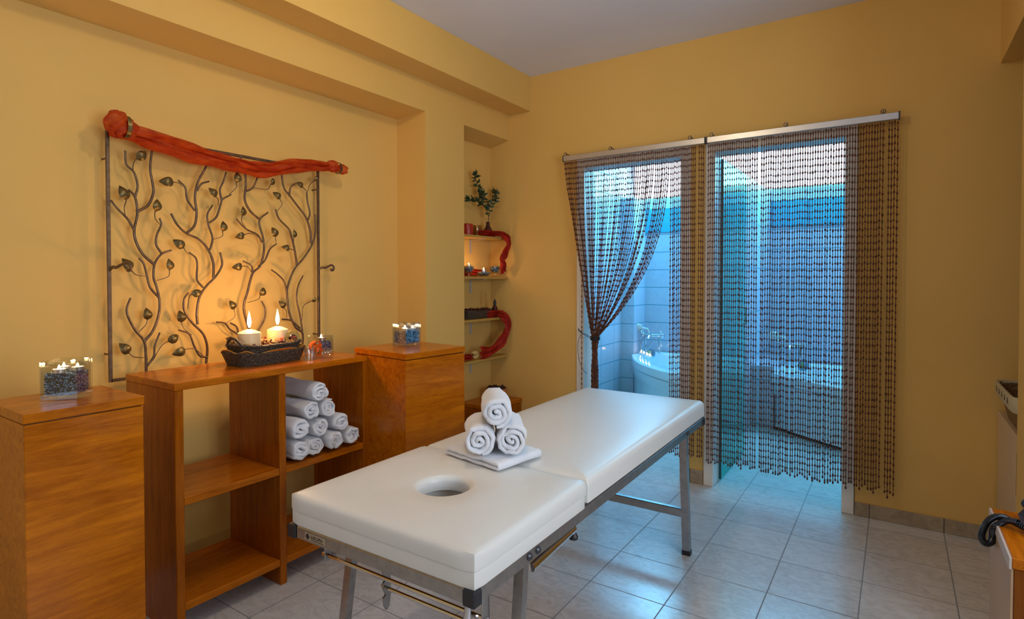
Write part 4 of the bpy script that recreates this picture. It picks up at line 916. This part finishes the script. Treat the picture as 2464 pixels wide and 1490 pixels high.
# fourth shelf
z=.7355
o=MB(); 
V=[];N=40;K=12
for i in range(N+1):
    a=i/N*2.4*2*PI; q=.004*math.exp(.155*a); cx=q*math.cos(a); cz=q*math.sin(a)
    for k in range(K):
        b=2*PI*k/K; rr=q*.62; V.append((-2.60+.7*rr*math.cos(b)+.0,3.385+cx+rr*math.sin(b)*math.cos(a),z+.040+cz*.7+rr*math.sin(b)*math.sin(a)*.7))
o.add(V,[(i*K+k,(i+1)*K+k,(i+1)*K+(k+1)%K,i*K+(k+1)%K) for i in range(N) for k in range(K)])
zz=min(v[2] for v in o.v); o.v=[(a,b,c-(zz-z-.0005)) for a,b,c in o.v]
o=build('sea_shell',o,M['shell'],smooth=60); tag(o,'cream spiral sea shell on the lowest recess shelf','shell')
def ribbon(path,wid,label,seed,xoff=.0):
    pts=smoothpts(path,7); n=len(pts); P=[]
    for i in range(n):
        t=(pts[min(i+1,n-1)]-pts[max(i-1,0)]).normalized(); s=Vector((1,0,0)).cross(t); s=s.normalized() if s.length>1e-3 else Vector((0,0,1)); row=[]; wd=wid[0]+(wid[1]-wid[0])*i/n; wd*=1+.2*math.sin(i*.35+seed)
        for j in range(13):
            v=j/6-1; row.append(pts[i]+s*(wd*v*.5)+Vector((1,0,0))*(.012*math.sin(v*7+i*.18+seed)+.006*math.sin(v*15-i*.3)))
        P.append(row)
    o=build('draped_cloth',MB().grid(P,.0012),M['redcloth'],smooth=70); tag(o,label,'cloth','red organza drapes on the recess shelves'); return o
ribbon([(-2.60,3.42,1.668),(-2.58,3.55,1.680),(-2.54,3.640,1.682),(-2.525,3.705,1.650),(-2.525,3.715,1.60),(-2.53,3.680,1.545),(-2.53,3.640,1.49),(-2.53,3.650,1.44),(-2.545,3.68,1.385)],(.045,.065),'dark red organza draped from the highest recess shelf down to the second',1)
ribbon([(-2.60,3.50,1.052),(-2.56,3.58,1.070),(-2.535,3.66,1.055),(-2.525,3.705,1.00),(-2.53,3.69,.93),(-2.53,3.63,.86),(-2.545,3.55,.80),(-2.56,3.47,.775),(-2.56,3.40,.772)],(.05,.10),'dark red organza draped from the third recess shelf down to the lowest',2)
ribbon([(-2.69,3.22,1.385),(-2.695,3.30,1.385),(-2.695,3.42,1.387),(-2.695,3.55,1.385),(-2.69,3.62,1.389)],(.045,.05),'dark red organza lying along the second recess shelf behind the bowls',3)
ribbon([(-2.575,3.215,.762),(-2.575,3.26,.768),(-2.575,3.32,.758)],(.05,.03),'dark red organza heap at the left end of the lowest recess shelf',5)
# ------------------------------------------------------------------ right side
r=thing('cupboard','cream painted low cupboard in the opening of the right wall','cupboard',(.8,3.44,0))
build('body',MB().box(.432,1.195,3.135,3.752,0,.655,.003),M['cream'],r); build('top_board',MB().box(.428,1.197,3.130,3.754,.655,.675,.003),M['cream'],r); build('door_gap',MB().box(.4305,.4320,3.20,3.206,.42,.60),M['black'],r)
r=thing('lined_basket','brown wicker basket with a cream cloth liner on the cupboard','basket',(.62,3.44,.6755))
m,rows=basket_mesh(.625,3.42,.21,.27,.6765,.835,.82,0,.2,.008,0,60); build('wicker_body',m,M['wickbr'],r,50)
P=[];
for k in range(61):
    a=2*PI*k/60; c,s=spow(math.cos(a),.2),spow(math.sin(a),.2); P.append([(.625+.21*c*f,3.42+.27*s*f,zz) for f,zz in ((1.02,.775),(1.04,.80),(1.045,.835),(1.03,.842),(.99,.838),(.95,.79))])
ln=build('cloth_liner',MB().grid(P,.002),M['linen'],r,50)
m=MB()
for y in (3.26,3.34,3.42,3.50,3.58):
    m.box(.4040,.4052,y-.005,y+.005,.800,.826); m.box(.4040,.4052,y-.010,y+.010,.806,.811)
build('printed_motif',m,M['wickdk'],ln,0)
r=thing('side_table','low brown wooden side table with beige side panel at the right edge','side table',(.42,2.05,0))
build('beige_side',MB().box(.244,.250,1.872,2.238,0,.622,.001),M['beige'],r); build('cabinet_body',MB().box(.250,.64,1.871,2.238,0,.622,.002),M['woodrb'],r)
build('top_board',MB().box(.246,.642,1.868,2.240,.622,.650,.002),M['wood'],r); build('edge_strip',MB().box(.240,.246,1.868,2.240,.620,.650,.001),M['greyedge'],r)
r=thing('telephone','black desk telephone with coiled cord on the side table','telephone',(.42,2.13,.6505))
m=MB(); vs=[(0.303,2.03,.6515),(0.498,2.03,.6515),(0.498,2.22,.6515),(0.303,2.22,.6515),(0.308,2.04,.661),(0.493,2.04,.661),(0.488,2.20,.676),(0.313,2.20,.676)]; m.add(vs,[(3,2,1,0),(4,5,6,7),(0,1,5,4),(1,2,6,5),(2,3,7,6),(3,0,4,7)]); build('phone_base',m,M['phone'],r,20)
m=MB(); m.tube(smoothpts([(0.330,2.05,0.672),(0.330,2.12,0.686),(0.330,2.19,0.696)]),.014,10); m.ell((0.330,2.05,0.668),.024,.028,.018); m.ell((0.330,2.195,0.692),.024,.028,.018); build('handset',m,M['phone'],r)
for i in range(3):
    for j in range(4): build('key',MB().box(.39+i*.026,.406+i*.026,2.06+j*.03,2.076+j*.03,.662+j*.003,.669+j*.003,.002),M['greyedge'],r)
core=smoothpts([(.335,2.035,.672),(.310,2.045,.668),(.275,2.09,.669),(.250,2.11,.670),(.229,2.12,.652),(.216,2.13,.618),(.213,2.13,.592),(.222,2.13,.578),(.236,2.13,.588),(.240-.002,2.13,.612),(.252-.014,2.10,.640),(.262,2.09,.668),(.285,2.07,.676)],14)
pts=[];tot=0
for i,p in enumerate(core):
    t=(core[min(i+1,len(core)-1)]-core[max(i-1,0)]).normalized(); 
    a=t.cross(Vector((.1,1,.2))).normalized(); b=t.cross(a)
    for q in range(5):
        if i+1>=len(core): break
        pp=p.lerp(core[i+1],q/5); ang=2*PI*(i*5+q)/7.0; pts.append(pp+a*.0075*math.cos(ang)+b*.0075*math.sin(ang))
build('coiled_cord',MB().tube(pts,.0021,5),M['phone'],r,60)
# ------------------------------------------------------------------ lights
cl=thing('ceiling_lamp','round white ceiling lamp above the massage table','ceiling lamp',(-1.25,1.62,2.82))
build('lamp_base',MB().lathe((-1.25,1.62,ZC-.03),[(.0,0),(.10,0),(.10,.03),(0,.03)],24),M['jamb'],cl); build('bulb',MB().ell((-1.25,1.62,2.815),.035,.035,.035,16,12),emis('warm bulb',(1,.74,.45),22),cl)
lamp('ceiling_bulb',(-1.25,1.62,2.74),WARM,(1,.80,.50),.06)
lamp('window_and_fill_light',(1.60,1.05,1.6),DAY,(.68,.82,1),kind='AREA',size=(1.2,1.7),rot=(0,PI/2,0))
lamp('window_and_fill_light',(-1.4,-2.29,1.55),FILL,(.55,.76,1),kind='AREA',size=(1.5,1.2),rot=(PI/2,0,0))  # added fill from behind the camera, cools the table's near end
lamp('blue_bath_light',(-1.9,5.3,2.66),BLUE,(.0,.62,1.0),kind='AREA',size=(.9,.9))
lamp('blue_bath_light',(-.35,5.2,2.66),BLUE,(.0,.62,1.0),kind='AREA',size=(.9,.9))
lamp('clerestory_daylight',(-1.2,6.30,2.46),CLER,(.14,.60,1.0),kind='AREA',size=(2.6,.42),rot=(-math.radians(68),0,0))
wd=bpy.data.worlds.new('world'); SC.world=wd; wd.use_nodes=True; wd.node_tree.nodes['Background'].inputs[0].default_value=(.5,.6,.8,1); wd.node_tree.nodes['Background'].inputs[1].default_value=.3
# ------------------------------------------------------------------ camera
cd=bpy.data.cameras.new('camera'); co=bpy.data.objects.new('camera',cd); COL.objects.link(co); co.location=(0,0,1.35); co.rotation_euler=(PI/2-.02,0,.5909)
cd.sensor_width=36; cd.lens=36*1380/2464; cd.shift_y=-(745-693.9)/2464; cd.clip_start=.02
SC.camera=co
SC.view_settings.view_transform='Standard'; SC.view_settings.look='None'; SC.view_settings.gamma=1; SC.view_settings.exposure=EXPO; SC.view_settings.use_curve_mapping=False
